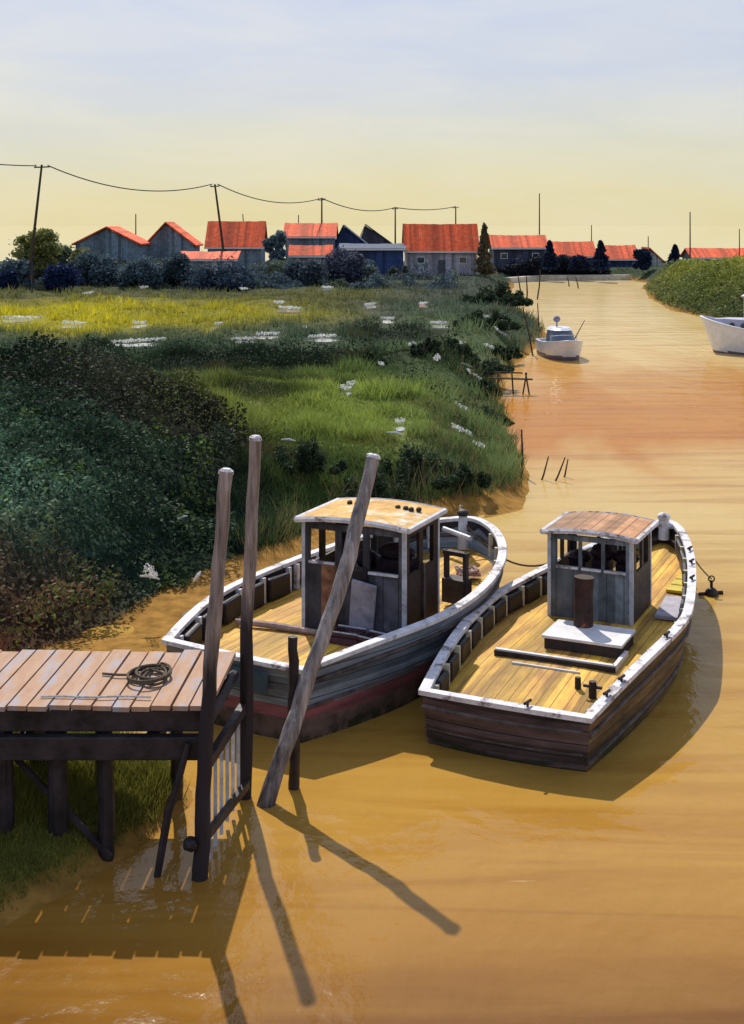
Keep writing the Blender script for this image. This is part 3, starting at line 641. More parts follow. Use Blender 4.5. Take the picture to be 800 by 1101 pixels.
wire(T[0] + Vector((-5.5, -14, .1)), T[0] + Vector((-.5, 0, -.1)), .2, .05, 'wire running from the leftmost pole out of the picture')
wire(T[0] + Vector((.6, 0, -.1)), T[1] + Vector((-.3, 0, 0)), 1.4, .055, 'sagging wire between the leftmost pole and the leaning second pole')
wire(T[1] + Vector((.3, 0, 0)), T[2], 1.2, .055, 'sagging wire between the second and third telegraph poles')
wire(T[2], T[3], 1.0, .065, 'sagging wire between the third and fourth telegraph poles')
wire(T[3], T[4], .5, .075, 'faint wire reaching the farthest telegraph pole')

# ---------------------------------------------------------------- boats
M_DECK = mat('ochre_deck_planks', (.80, .46, .06), rough=.7, var=.22, scale=2, stretch=(3, .5, 1), bump=.35, seams=(0, .21, .009, (.20, .09, .02)), spots=((.36, .16, .045), .9, .44, .68))
M_RAIL = mat('worn_pale_paint', (.70, .68, .72), rough=.6, var=.16, scale=5, bump=.4, spots=((.17, .14, .15), 2.6, .53, .62))
M_BULW = mat('shade_black_bulwark', (.028, .024, .03), rough=.6, var=.3, scale=6, bump=.4)  # shade inside the bulwark is put into this near-black colour
M_PANEL = mat('black_rubber_panel', (.018, .015, .02), rough=.5, var=.3, scale=9, bump=.3)
M_RIB = mat('pale_rib_paint', (.55, .52, .40), rough=.6, var=.2, scale=9)
M_HULLR = mat('tarred_hull_planks', (.11, .072, .075), rough=.55, var=.35, scale=2.2, stretch=(.5, .5, 3), bump=.5, seams=(2, .19, .010, (.008, .006, .006)), spots=((.20, .16, .19), 1.3, .60, .74), stain=(.03, (.022, .026, .012), .07))
M_HULLR2 = mat('tarred_hull_side', (.14, .085, .035), rough=.55, var=.35, scale=2.2, stretch=(.5, .5, 3), bump=.5, seams=(2, .19, .010, (.008, .006, .006)), spots=((.16, .10, .05), 1.3, .58, .74), stain=(.03, (.022, .026, .012), .07))
M_HULLL = mat('slate_hull_paint', (.20, .235, .275), rough=.5, var=.3, scale=2.2, stretch=(.4, .4, 3), bump=.4, seams=(2, .21, .010, (.02, .025, .03)), spots=((.32, .31, .36), 1.2, .60, .72))
M_BOOT = mat('maroon_boot_stripe', (.25, .085, .095), rough=.5, var=.3, scale=2, stretch=(.4, .4, 3), bump=.3, spots=((.38, .20, .24), 1.6, .60, .70))
M_KEEL = mat('brown_bottom', (.13, .085, .07), rough=.6, var=.35, scale=2.5, bump=.4, stain=(.03, (.022, .026, .012), .07))
M_STRAKE = mat('rubbing_wood', (.10, .075, .07), rough=.6, var=.35, scale=4, bump=.5)
M_WHITEGEL = mat('white_gelcoat', (.66, .68, .74), rough=.3, var=.07, scale=3, bump=0, spec=.5)
M_GREYGEL = mat('grey_antifoul', (.17, .13, .18), rough=.5, var=.2, scale=3, bump=0)

class Boat:
    def __init__(s, name, q, label, cat='boat', group=None, blk=.42):
        s.x, s.y, s.h, s.L, s.wt, s.wm, s.p, s.zs, s.zm, s.zb = q
        s.root = thing(name, label, cat, (s.x, s.y, 0), -s.h, group)
        s.bul = blk
    def hw(s, t):
        if t < .42: return s.wt + (s.wm - s.wt) * math.sin(math.pi / 2 * t / .42)
        return s.wm * max(0, 1 - ((t - .42) / .58) ** s.p) ** (1 / 1.6)
    def sh(s, t): return s.zm + (s.zs - s.zm) * ((.3 - t) / .3) ** 2 if t < .3 else s.zm + (s.zb - s.zm) * ((t - .3) / .7) ** 2
    def dk(s, t): return s.sh(t) - s.bul * (1 + .15 * t)
    def pt(s, t, v, side, inset=0, out=0):
        """hull surface: v=1 at the gunwale, 0 at the keel line"""
        w = max(0, s.hw(t) - inset); fl = .10 + .62 * t ** 2.2
        zk = -.4; z = zk + (s.sh(t) - zk) * v
        x_ = w * (1 - fl * (1 - v) ** 1.5) + out
        y_ = s.L * t - .9 * t ** 8 * (1 - v) + .12 * (1 - v) * (1 - t) ** 6
        return Vector((side * x_, y_, z))
    def hull(s, mats, bands, transom_mi=0, n_=44, m_=18):
        ts = [1 - (1 - i / n_) ** 1.6 for i in range(n_ + 1)]
        mb = MB()
        for side in (-1, 1):
            V = [s.pt(t, j / m_, side) for t in ts for j in range(m_ + 1)]; F = []; mi = []
            for i in range(n_):
                for j in range(m_):
                    a = i * (m_ + 1) + j; f = (a, a + m_ + 1, a + m_ + 2, a + 1); F.append(f if side == 1 else f[::-1])
                    z_ = (V[a].z + V[a + 1].z) / 2; v_ = (j + .5) / m_
                    mi.append(bands(z_, v_, (ts[i] + ts[i + 1]) / 2))
            b = len(mb.v); mb.v += [tuple(v) for v in V]; mb.f += [tuple(b + k for k in f) for f in F]; mb.mi += mi
        # transom, slightly rounded aft
        V = []; F = []
        for j in range(m_ + 1):
            for k in range(9):
                u = k / 8 * 2 - 1; p = s.pt(0, j / m_, 1); V.append((p.x * u, p.y - .10 * (1 - u * u), p.z))
        for j in range(m_):
            for k in range(8): a = j * 9 + k; F.append((a, a + 1, a + 10, a + 9))
        b = len(mb.v); mb.v += V; mb.f += [tuple(b + k for k in f) for f in F]; mb.mi += [bands(V[f[0]][2] + .02, f[0] // 9 / m_, -1) for f in F]
        return mb.build('hull', mats, s.root, smooth=False)
    def deck(s, m, n_=40):
        V = []; F = []; ts = [.004 + .97 * i / n_ for i in range(n_ + 1)]
        for t in ts:
            w = max(.02, s.hw(t) - .09)
            for k in range(9):
                u = k / 8 * 2 - 1; V.append((w * u, s.L * t, s.dk(t) + .04 * (1 - u * u)))
        for i in range(n_):
            for k in range(8): a = i * 9 + k; F.append((a, a + 1, a + 10, a + 9))
        return MB().add(V, F).build('deck', m, s.root)
    def bulwark(s, m, n_=40):
        mb = MB(); ts = [1 - (1 - i / n_) ** 1.6 for i in range(n_ + 1)]; ts = [.004 + t * .985 for t in ts]
        loop = [(-1, t) for t in ts] + [(1, t) for t in ts[::-1]]
        V = []
        for side, t in loop:
            w = max(.0, s.hw(t) - .075); V += [(side * w, s.L * t - .02 * t, s.dk(t) - .08), (side * w, s.L * t - .02 * t, s.sh(t) - .01)]
        k = len(loop); F = [(2 * i, 2 * ((i + 1) % k), 2 * ((i + 1) % k) + 1, 2 * i + 1) for i in range(k)]
        return mb.add(V, F).build('bulwark', m, s.root)
    def rail(s, m, wd=.155, th=.07, n_=46, ins=.10):
        ts = [1 - (1 - i / n_) ** 1.6 for i in range(n_ + 1)]
        loop = [Vector((-s.hw(t), s.L * t, s.sh(t))) for t in ts[:-1]] + [Vector((0, s.L, s.sh(1)))] + [Vector((s.hw(t), s.L * t, s.sh(t))) for t in ts[:-1][::-1]]
        for u in (.5, 0, -.5): loop.append(Vector((s.wt * u, -.10 * (1 - u * u), s.sh(0) + .03 * (1 - u * u))))
        k = len(loop); V = []
        for i in range(k):
            a, b, c = loop[i - 1], loop[i], loop[(i + 1) % k]
            d1 = Vector((b.x - a.x, b.y - a.y)).normalized(); d2 = Vector((c.x - b.x, c.y - b.y)).normalized()
            n1 = Vector((d1.y, -d1.x)); n2 = Vector((d2.y, -d2.x)); nn = (n1 + n2); nn = nn.normalized() / max(.45, nn.normalized().dot(n1))
            o_ = Vector((nn.x, nn.y, 0))
            ww = wd * random.uniform(.95, 1.05)
            V += [b - o_ * (wd - ins) + Vector((0, 0, -th * .3)), b - o_ * (wd - ins) + Vector((0, 0, th * .7)), b + o_ * (ins - .0) + Vector((0, 0, th * .7)), b + o_ * (ins) + Vector((0, 0, -th * .3))]
        F = []
        for i in range(k):
            j = (i + 1) % k
            for q in range(4): F.append((4 * i + q, 4 * i + (q + 1) % 4, 4 * j + (q + 1) % 4, 4 * j + q))
        return MB().add(V, F).build('rail', m, s.root, bevel=.012)
    def strake(s, v, r, m, name='rubbing_strake'):
        for side in (-1, 1):
            MB().tube([s.pt(t, v, side, out=r * .3) for t in [i / 40 * .995 for i in range(41)]], r, 6).build(name, m, s.root)
    def ribs(s, t0, t1, n_, mr, mp, side=-1, panels=True, pw=.8, fat=.11):
        ts = [t0 + (t1 - t0) * i / n_ for i in range(n_ + 1)]
        def frame(t):
            e = .01; a = Vector((side * (s.hw(t - e) - .075), s.L * (t - e), 0)); b = Vector((side * (s.hw(t + e) - .075), s.L * (t + e), 0))
            return math.atan2((b - a).y, (b - a).x), Vector((side * (s.hw(t) - .075), s.L * t, 0))
        for t in ts:
            a, p = frame(t); inn = Vector((-side, 0, 0)); zc = (s.dk(t) + s.sh(t)) / 2
            MB().box(p + inn * .05 + Vector((0, 0, zc)), (.075, .09, s.sh(t) - s.dk(t) - .04), a).build('stanchion', mr, s.root)
        if panels:
            for i in range(n_):
                t = (ts[i] + ts[i + 1]) / 2; a, p = frame(t); ln = s.L * (ts[i + 1] - ts[i]) * pw; inn = Vector((-side, 0, 0)); hh = s.sh(t) - s.dk(t)
                mb = MB(); mb.box((0, 0, 0), (ln, fat, hh * .82), jit=.13, rz=random.uniform(-.04, .04))
                o = mb.build('fender', mp, s.root, bevel=.045, loc=p + inn * .065 + Vector((0, 0, s.dk(t) + hh * .46)), rz=a)  # dark fenders between the ribs, built as bulged panels

def wall(mb, p0, p1, z0, z1, opens, th=.05, mi=0, ztop=None):
    """upright wall from p0 to p1 with rectangular openings (u0,u1,v0,v1 in 0..1)"""
    us = sorted({0, 1, *[o_[0] for o_ in opens], *[o_[1] for o_ in opens]}); vs_ = sorted({0, 1, *[o_[2] for o_ in opens], *[o_[3] for o_ in opens]})
    p0 = Vector((*p0, 0)); p1 = Vector((*p1, 0)); d = p1 - p0; nrm = Vector((d.y, -d.x, 0)).normalized() * th / 2
    op = lambda i, j: i < 0 or j < 0 or i >= len(us) - 1 or j >= len(vs_) - 1 or any(o_[0] <= (us[i] + us[i + 1]) / 2 <= o_[1] and o_[2] <= (vs_[j] + vs_[j + 1]) / 2 <= o_[3] for o_ in opens)
    P = lambda u, v, s_: p0 + d * u + nrm * s_ + Vector((0, 0, z0 + (z1 - z0) * v))
    for i in range(len(us) - 1):
        for j in range(len(vs_) - 1):
            if op(i, j): continue
            a, b, c, e = us[i], us[i + 1], vs_[j], vs_[j + 1]
            mb.add([P(a, c, 1), P(b, c, 1), P(b, e, 1), P(a, e, 1)], [(0, 1, 2, 3)], mi); mb.add([P(a, c, -1), P(a, e, -1), P(b, e, -1), P(b, c, -1)], [(0, 1, 2, 3)], mi)
            if op(i - 1, j): mb.add([P(a, c, 1), P(a, e, 1), P(a, e, -1), P(a, c, -1)], [(0, 1, 2, 3)], mi)
            if op(i + 1, j): mb.add([P(b, c, 1), P(b, c, -1), P(b, e, -1), P(b, e, 1)], [(0, 1, 2, 3)], mi)
            if op(i, j - 1): mb.add([P(a, c, 1), P(a, c, -1), P(b, c, -1), P(b, c, 1)], [(0, 1, 2, 3)], mi)
            if op(i, j + 1): mb.add([P(a, e, 1), P(b, e, 1), P(b, e, -1), P(a, e, -1)], [(0, 1, 2, 3)], mi)
def cambered_roof(w, d, zc, th, camber, n_=10, taper=1.0):
    V = []; 
    for j, yy in enumerate((-d / 2, d / 2)):
        for k in range(n_ + 1):
            u = k / n_ * 2 - 1; ww = w / 2 * (1 if j == 0 else taper)
            V += [(ww * u, yy, zc + camber * (1 - u * u)), (ww * u, yy, zc + th + camber * (1 - u * u))]
    F = []; o_ = 2 * (n_ + 1)
    for k in range(n_):
        a = 2 * k; F += [(a + 1, a + 3, a + 3 + o_, a + 1 + o_), (a, a + o_, a + 2 + o_, a + 2), (a, a + 2, a + 3, a + 1), (a + o_, a + 1 + o_, a + 3 + o_, a + 2 + o_)]
    F += [(0, 1, 1 + o_, o_), (2 * n_, 2 * n_ + o_, 2 * n_ + 1 + o_, 2 * n_ + 1)]
    return MB().add(V, F)

M_WHR = mat('blue_grey_wheelhouse', (.19, .225, .26), rough=.55, var=.28, scale=3, bump=.3, seams=(0, .30, .010, (.04, .045, .05)), spots=((.25, .26, .29), 2.5, .62, .72))
M_WHL = mat('charcoal_wheelhouse', (.085, .085, .11), rough=.6, var=.35, scale=2.5, bump=.4, seams=(0, .27, .010, (.02, .02, .025)), spots=((.20, .19, .24), 1.8, .60, .72))
M_WHLS = mat('dark_oxblood_side', (.024, .009, .008), rough=.6, var=.4, scale=4, bump=.4)
M_WHRS = mat('brown_side_boards', (.075, .055, .045), rough=.6, var=.35, scale=4, bump=.4)
M_FRAME = mat('pale_frame_paint', (.52, .54, .60), rough=.5, var=.18, scale=6, spots=((.14, .13, .15), 4, .6, .68))
M_ROOFR = mat('tan_roof_boards', (.50, .25, .12), rough=.7, var=.22, scale=3, bump=.4, seams=(0, .26, .012, (.16, .07, .03)))
M_ROOFL = mat('ochre_roof', (.62, .34, .07), rough=.7, var=.22, scale=3, bump=.4, spots=((.66, .60, .50), 1.2, .52, .62))
M_SEAT = mat('dark_seat', (.03, .015, .025), rough=.6, var=.3, scale=6)
M_RUST = mat('rusty_iron', (.05, .02, .018), rough=.6, var=.4, scale=5, spots=((.42, .15, .04), 1.6, .58, .66))
M_LID = mat('pale_hatch_lid', (.70, .68, .70), rough=.5, var=.12, scale=3, spots=((.45, .34, .12), 1.6, .60, .7))
M_DARKW = mat('dark_coaming', (.04, .028, .03), rough=.6, var=.3, scale=5)
M_ROPE = mat('rope', (.12, .09, .06), rough=.9, scale=30, bump=.5)
M_YEL = mat('yellow_paint', (.62, .48, .04), rough=.5, var=.15, scale=4)
def glassmat():
    m = bpy.data.materials.new('window_glass'); m.use_nodes = True; t = m.node_tree; t.nodes.clear()
    o = t.nodes.new('ShaderNodeOutputMaterial'); g = t.nodes.new('ShaderNodeBsdfGlossy'); g.inputs['Roughness'].default_value = .03
    tr = t.nodes.new('ShaderNodeBsdfTransparent'); mx = t.nodes.new('ShaderNodeMixShader'); lw = t.nodes.new('ShaderNodeFresnel'); lw.inputs[0].default_value = 1.45
    tr.inputs[0].default_value = (.88, .9, .92, 1)
    t.links.new(lw.outputs[0], mx.inputs[0]); t.links.new(tr.outputs[0], mx.inputs[1]); t.links.new(g.outputs[0], mx.inputs[2]); t.links.new(mx.outputs[0], o.inputs[0])
    return m
M_CLEAR = glassmat()

def wheelhouse(B, cx, cy, w, d, z0, h, rz, mw, ms, mroof, aft, side, over=.12, camber=.08, roof_back=None):
    wh = bpy.data.objects.new('wheelhouse', None); COL.objects.link(wh); wh.parent = B.root; wh.location = (cx, cy, z0); wh.rotation_euler.z = rz
    a, b = w / 2, d / 2
    mb = MB(); wall(mb, (-a, -b), (a, -b), 0, h, aft); mb.build('aft_wall', mw, wh)
    mb = MB(); wall(mb, (a, -b + .026), (a, b - .026), 0, h, side); mb.build('side_wall', ms, wh); mb = MB(); wall(mb, (-a, b - .026), (-a, -b + .026), 0, h, [(1 - u1, 1 - u0, v0, v1) for u0, u1, v0, v1 in side]); mb.build('side_wall', ms, wh)
    mb = MB(); wall(mb, (a, b), (-a, b), 0, h, [(.07, .34, .30, .93), (.38, .62, .30, .93), (.66, .93, .30, .93)]); mb.build('front_wall', mw, wh)
    for sx in (-1, 1):
        for sy in (-1, 1): MB().box((sx * (a + .005), sy * (b + .005), h / 2), (.062, .062, h + .004)).build('corner_post', M_FRAME, wh)
    g = MB(); g.box((0, b, h * .615), (w - .12, .008, h * .64)); g.build('pane', M_CLEAR, wh)
    rw, rd = w + 2 * over, d + 2 * over
    rf = cambered_roof(rw, rd, h + .0, .06, camber).build('roof', mroof, wh)
    tr = MB()
    for sy in (-1, 1):
        tr.tube([(rw / 2 * (k / 8 * 2 - 1), sy * (rd / 2 + .012), h + .03 + camber * (1 - (k / 8 * 2 - 1) ** 2)) for k in range(9)], .05, 6)
    for sx in (-1, 1): tr.tube([(sx * (rw / 2 + .012), -rd / 2, h + .03), (sx * (rw / 2 + .012), rd / 2, h + .03)], .05, 6)
    tr.build('roof_edge', M_RAIL, wh)
    # window sill trims on the aft face
    sl_ = MB()
    for (u0, u1, v0, v1) in aft:
        sl_.box((-a + w * (u0 + u1) / 2, -b - .045, h * v0 - .02), (w * (u1 - u0), .04, .04))
    sl_.build('sill', M_RAIL, wh)
    return wh

# ---- right boat
Rb = Boat('work_boat', (1.84, 18.22, .44, 10.36, 1.23, 1.66, 1.16, .74, .98, 1.17), 'dark tarred work boat with ochre plank deck and small blue-grey wheelhouse, moored on the right', 'boat', 'two old work boats by the jetty', .36)
Rb.hull([M_HULLR, M_HULLR2], lambda z, v, t: 0 if t < 0 else 1)
Rb.deck(M_DECK); Rb.bulwark(M_BULW); Rb.rail(M_RAIL)
Rb.strake(.80, .035, M_STRAKE); Rb.strake(.45, .03, M_STRAKE)
Rb.ribs(.03, .62, 9, M_RIB, M_PANEL, -1); Rb.ribs(.66, .92, 4, M_RIB, M_PANEL, -1, panels=False); Rb.ribs(.03, .92, 12, M_RIB, M_PANEL, 1)
# transom boards stand a little proud
for zz, hh in ((.60, .10), (.30, .035)):
    pts = [(1.17 * u, -.12 - .10 * (1 - u * u) , zz) for u in [i / 10 * 2 - 1 for i in range(11)]]
    MB().tube(pts, hh * .35, 6).build('transom_batten', M_STRAKE, Rb.root)
zR = Rb.dk(.5)
whR = wheelhouse(Rb, -.08, 5.15 + .2, 1.44, 1.30, zR - .03, 1.50, 0, M_WHR, M_WHRS, M_ROOFR,
           [(.09, .36, .64, .94), (.40, .64, .64, .94), (.68, .94, .64, .94)], [(.18, .52, .60, .92), (.6, .88, .60, .92)], over=.10, camber=.07)
mb = MB(); mb.box((-.42, .15, .45), (.30, .3, .9)); mb.blob((-.42, .12, .94), (.22, .18, .12), 8, seed=3); mb.box((.02, .1, .48), (.30, .3, .96)); mb.blob((.02, .1, 1.06), (.22, .18, .16), 8, seed=5); mb.box((.44, .1, .46), (.3, .3, .92)); mb.blob((.44, .1, 1.02), (.24, .18, .13), 8, seed=6)
mb.build('helm_seat', M_SEAT, whR)
h1 = MB().box((0, 0, .09), (1.25, .85, .18)).build('hatch', M_DARKW, Rb.root, bevel=.01, loc=(.28, 3.36, Rb.dk(.33) + .02), rz=0)
MB().box((0, 0, .215), (1.32, .92, .05)).build('hatch_lid', M_LID, h1, bevel=.012)
MB().tube([(0, 0, 0), (0, 0, .5), (.01, .01, .80)], [.16, .155, .165], 16).build('exhaust_stack', M_RUST, Rb.root, loc=(.10, 3.66, Rb.dk(.34) + .26))
cm = MB(); z_ = Rb.dk(.23) + .06
cm.beam((-.98, 2.40, z_), (.95, 2.40, z_), .07, .13); cm.beam((.95, 2.37, z_), (.95, 3.15, z_), .07, .13); cm.beam((-.6, 2.08, z_ - .03), (.5, 2.08, z_ - .03), .04, .05)
cm.build('hold_coaming', M_LID, Rb.root, bevel=.01); 
MB().beam((-.98, 2.34, z_ - .01), (.98, 2.34, z_ - .01), .03, .12).build('coaming_batten', M_DARKW, Rb.root)
MB().tube([(0, 0, 0), (0, 0, .26)], [.06, .055], 10).tube([(-.14, 0, .18), (.14, 0, .18)], .025, 8).build('mooring_bitt', M_DARKW, Rb.root, loc=(.90, 1.35, Rb.dk(.13)))
for (t, sd) in ((.06, 1), (.11, 1), (.30, 1), (.62, 1), (.72, 1), (.8, 1), (.02, .3), (.9, -1)):
    w_ = Rb.hw(t); MB().tube([(-.09, 0, .06), (.09, 0, .06)], .022, 8).tube([(0, 0, 0), (0, 0, .06)], .02, 6).build('cleat', M_DARKW, Rb.root, loc=(sd * (w_ - .02), Rb.L * t if sd != .3 else -.06, Rb.sh(t) + .05), rz=R(80))
# bow post and foredeck
st = MB(); st.tube([(0, Rb.L - .32, Rb.sh(1) - .3), (0, Rb.L - .30, Rb.sh(1) + .14)], [.12, .11], 10); st.blob((0, Rb.L - .30, Rb.sh(1) + .17), (.14, .14, .09), 8, amp=0)
st.build('stem_post', M_RAIL, Rb.root)
MB().tube([(-.28, Rb.L - .30, Rb.sh(1) - .02), (.28, Rb.L - .30, Rb.sh(1) - .02)], .05, 8).build('cross_bitt', M_FRAME, Rb.root)
mb = MB()
for i in range(3): mb.beam((.75 + .0 * i, 7.05 + .42 * i, Rb.dk(.7) + .05), (1.25 - .12 * i, 7.05 + .42 * i, Rb.dk(.7) + .05), .36, .05)
mb.build('foredeck_board', M_YEL, Rb.root)
MB().box((1.12, 5.9, Rb.dk(.57) + .06), (.5, 1.3, .06), R(4)).build('side_deck_plate', mat('lilac_plate', (.42, .39, .46), var=.15, scale=4), Rb.root)

# ---- left boat
Lb = Boat('work_boat', (-2.08, 19.33, .55, 7.81, 1.27, 1.99, 2.14, 1.07, 1.21, 1.59), 'slate grey work boat with maroon boot stripe and dark oxblood-sided wheelhouse, beside the jetty', 'boat', 'two old work boats by the jetty', .46)
def bandL(z, v, t):
    zs_ = .42 + .10 * max(0, t) ** 2
    return 0 if z > zs_ + .10 else (1 if z > zs_ - .10 else 2)
Lb.hull([M_HULLL, M_BOOT, M_KEEL], bandL, m_=24); Lb.deck(M_DECK); Lb.bulwark(M_BULW); Lb.rail(M_RAIL, wd=.165)
Lb.strake(.86, .035, M_STRAKE); Lb.strake(.62, .025, M_STRAKE)
Lb.ribs(.04, .52, 5, M_RAIL, M_PANEL, -1, pw=.8, fat=.2); Lb.ribs(.55, .93, 5, M_RAIL, M_PANEL, -1, panels=False); Lb.ribs(.04, .93, 11, M_RIB, M_PANEL, 1, panels=False)
zL = Lb.dk(.4)
whL = wheelhouse(Lb, .42, 3.28, 1.80, 1.42, zL - .03, 1.86, R(7), M_WHL, M_WHLS, M_ROOFL,
           [(.06, .32, .66, .94), (.38, .60, .64, .94), (.66, .95, .62, .94)], [(.10, .40, .60, .93), (.52, .86, .60, .93)], over=.10, camber=.07)
mb = MB(); mb.box((.42, .1, .6), (.6, .4, 1.2)); mb.blob((.42, .1, 1.3), (.34, .22, .15), 8, seed=8); mb.box((-.12, .15, .5), (.34, .36, 1.0)); mb.blob((-.12, .1, 1.12), (.2, .2, .16), 8, seed=9); mb.build('helm_console', M_SEAT, whL)
vt = MB()
for u in (-.55, -.4, -.28, .35, .5, .62, .74): vt.blob((u, .28 + random.uniform(-.04, .04), 1.99), (.05, .05, .045), 6, amp=.1)
vt.build('roof_vent', M_DARKW, whL)
MB().box((-.42, -.76, .62), (.26, .07, 1.15)).build('door_post', mat('orange_brown_board', (.28, .13, .07), var=.4, scale=4, bump=.4), whL, bevel=.01)
MB().box((.14, -.75, 1.0), (.24, .05, .42)).build('hatch_flap', M_PANEL, whL, bevel=.01)
MB().box((.22, -.84, .52), (.42, .05, 1.05), M=Matrix.Rotation(R(14), 3, 'X') @ Matrix.Rotation(R(10), 3, 'Y')).build('leaning_board', mat('lilac_board', (.36, .35, .44), var=.25, scale=3), whL)
jm = MB(); jm.box((0, 0, 0), (.05, .06, 1.12)); jm.build('side_door_edge', M_STRAKE, whL, loc=(.935, .02, .62))
st = MB(); st.tube([(0, Lb.L - .42, Lb.sh(1) - .5), (0, Lb.L - .40, Lb.sh(1) + .16)], [.10, .09], 10).build('bow_post', M_FRAME, Lb.root)
MB().blob((0, Lb.L - .40, Lb.sh(1) + .2), (.12, .12, .08), 8, amp=0).build('post_cap', M_DARKW, Lb.root)
MB().tube([(-.35, Lb.L - .55, Lb.sh(1) - .12), (.4, Lb.L - .85, Lb.sh(1) - .16)], .05, 8).build('cross_bitt', M_FRAME, Lb.root)
fr = MB()
for sx in (-.2, .2): fr.box((sx, 0, .45), (.07, .1, .9))
fr.box((0, 0, .86), (.5, .12, .08)); fr.box((0, .02, .22), (.44, .3, .42)); fr.build('winch_frame', M_DARKW, Lb.root, loc=(1.25, 4.75, Lb.dk(.6) + .1), rz=R(-6), bevel=.01)
# the dark shutter on the quarter and low transom window
MB().box((.35, -.13, .84), (.8, .04, .30), M=Matrix.Rotation(0, 3, 'Z')).build('transom_hatch', mat('teal_grey_hatch', (.05, .085, .10), var=.3, scale=3), Lb.root, bevel=.02)

# ---- small white motor boat
Mb = Boat('motor_boat', (10.35, 75.0, math.pi - .10, 5.6, 1.15, 1.35, 2.3, .95, 1.0, 1.3), 'small white motor boat with wraparound windscreen moored mid creek', 'boat', None, .12)
Mb.root.scale = (.82, .82, .86)
Mb.hull([M_WHITEGEL, M_GREYGEL], lambda z, v, t: 1 if z < .28 else 0); Mb.deck(M_WHITEGEL); Mb.rail(M_WHITEGEL, wd=.12)
c = MB()
ring = lambda w, y0, y1, z: [(w * math.sin(a) if abs(math.sin(a)) > 1e-6 else 0, (y0 + y1) / 2 - (y1 - y0) / 2 * math.cos(a) * 1, z) for a in [i / 24 * math.tau for i in range(24)]]
r1 = ring(1.0, 1.0, 4.2, 1.0); r2 = ring(.82, 1.1, 3.4, 1.75); r3 = ring(.86, 1.0, 3.5, 1.78); r4 = ring(.70, 1.2, 3.2, 1.93)
c.add(r1 + r2, [(i, (i + 1) % 24, 24 + (i + 1) % 24, 24 + i) for i in range(24)]).build('windscreen', mat('smoky_windscreen', (.10, .12, .17), rough=.15, var=.2, scale=2, bump=0, spec=.6), Mb.root, smooth=True)
MB().add(r3 + r4, [(i, (i + 1) % 24, 24 + (i + 1) % 24, 24 + i) for i in range(24)] + [tuple(range(24, 48)), tuple(range(23, -1, -1))]).build('hardtop', M_WHITEGEL, Mb.root, smooth=False)
MB().tube([(0, 0, -.1), (0, 0, .38)], .05, 8).blob((0, 0, .5), (.24, .24, .22), 10, amp=0).build('radar_dome', mat('dome_grey', (.28, .26, .36), var=.3, scale=2), Mb.root, loc=(.1, 1.9, 1.93))
MB().tube([(0, 0, 0), (-.75, -.1, 1.25)], [.04, .02], 6).build('antenna', M_POLE, Mb.root, loc=(-.95, 2.6, 1.15))
MB().box((0, 0, .06), (.5, .55, .1)).build('fore_hatch', M_WHITEGEL, Mb.root, loc=(0, 4.2, 1.0), bevel=.03)
mb = MB(); mb.tube([(sx_ * .9, 3.4 + .5 * 0, 1.05) for sx_ in (-1,)] + [(-.9, 3.5, 1.45), (-.5, 4.7, 1.6), (0, 5.2, 1.65), (.5, 4.7, 1.6), (.9, 3.5, 1.45), (.9, 3.4, 1.05)], .022, 6).build('bow_rail', M_FRAME, Mb.root)

# ---- white launch cut by the right edge
Eb = Boat('white_launch', (27.3, 71.5, -1.02, 9.4, 1.5, 1.75, 1.9, 1.15, 1.25, 2.05), 'white launch with dark portlights, its bow pointing left, cut off by the right edge', 'boat', None, .15)
Eb.hull([M_WHITEGEL, M_GREYGEL], lambda z, v, t: 1 if z < .12 else 0); Eb.deck(M_WHITEGEL); Eb.rail(M_WHITEGEL, wd=.16)
tk = MB(); V = []
for (yy, ww, zz) in ((1.0, 1.15, 1.9), (6.6, 1.10, 2.0), (7.9, .72, 2.0), (8.6, .25, 1.95)): V += [(-ww, yy, 1.0), (ww, yy, 1.0), (ww * .9, yy, zz), (-ww * .9, yy, zz)]
F = [(0, 1, 2, 3), (15, 14, 13, 12)]
for i in range(3):
    a = 4 * i; F += [(a + q, a + (q + 1) % 4, a + 4 + (q + 1) % 4, a + 4 + q) for q in range(4)]
tk.add(V, F).build('trunk_cabin', mat('lilac_white', (.42, .42, .55), var=.1, scale=2), Eb.root, bevel=.03)
for yy in (7.3, 6.6, 5.6, 4.4, 3.2):
    for sx in (-1, 1):
        ww = 1.10 if yy < 6.6 else 1.10 - (yy - 6.6) * .29
        MB().tube([(sx * (ww - .14), yy, 1.66), (sx * (ww + .0), yy, 1.64)], .16, 12).build('portlight', M_GLASS, Eb.root)
ws = MB(); wall(ws, (-.9, 4.2), (.9, 4.2), 1.9, 3.3, [(.1, .9, .45, .9)]); wall(ws, (.9, 4.23), (.9, 6.57), 1.9, 3.3, [(.1, .45, .45, .9), (.55, .9, .45, .9)]); wall(ws, (-.9, 6.57), (-.9, 4.23), 1.9, 3.3, [(.1, .45, .45, .9), (.55, .9, .45, .9)]); wall(ws, (.9, 6.6), (-.9, 6.6), 1.9, 3.3, [(.1, .45, .45, .9), (.55, .9, .45, .9)])
w_ = ws.build('deckhouse', M_WHITEGEL, Eb.root); cambered_roof(2.0, 2.7, 3.3, .06, .08).build('roof', M_WHITEGEL, w_, loc=(0, 5.4, 0))

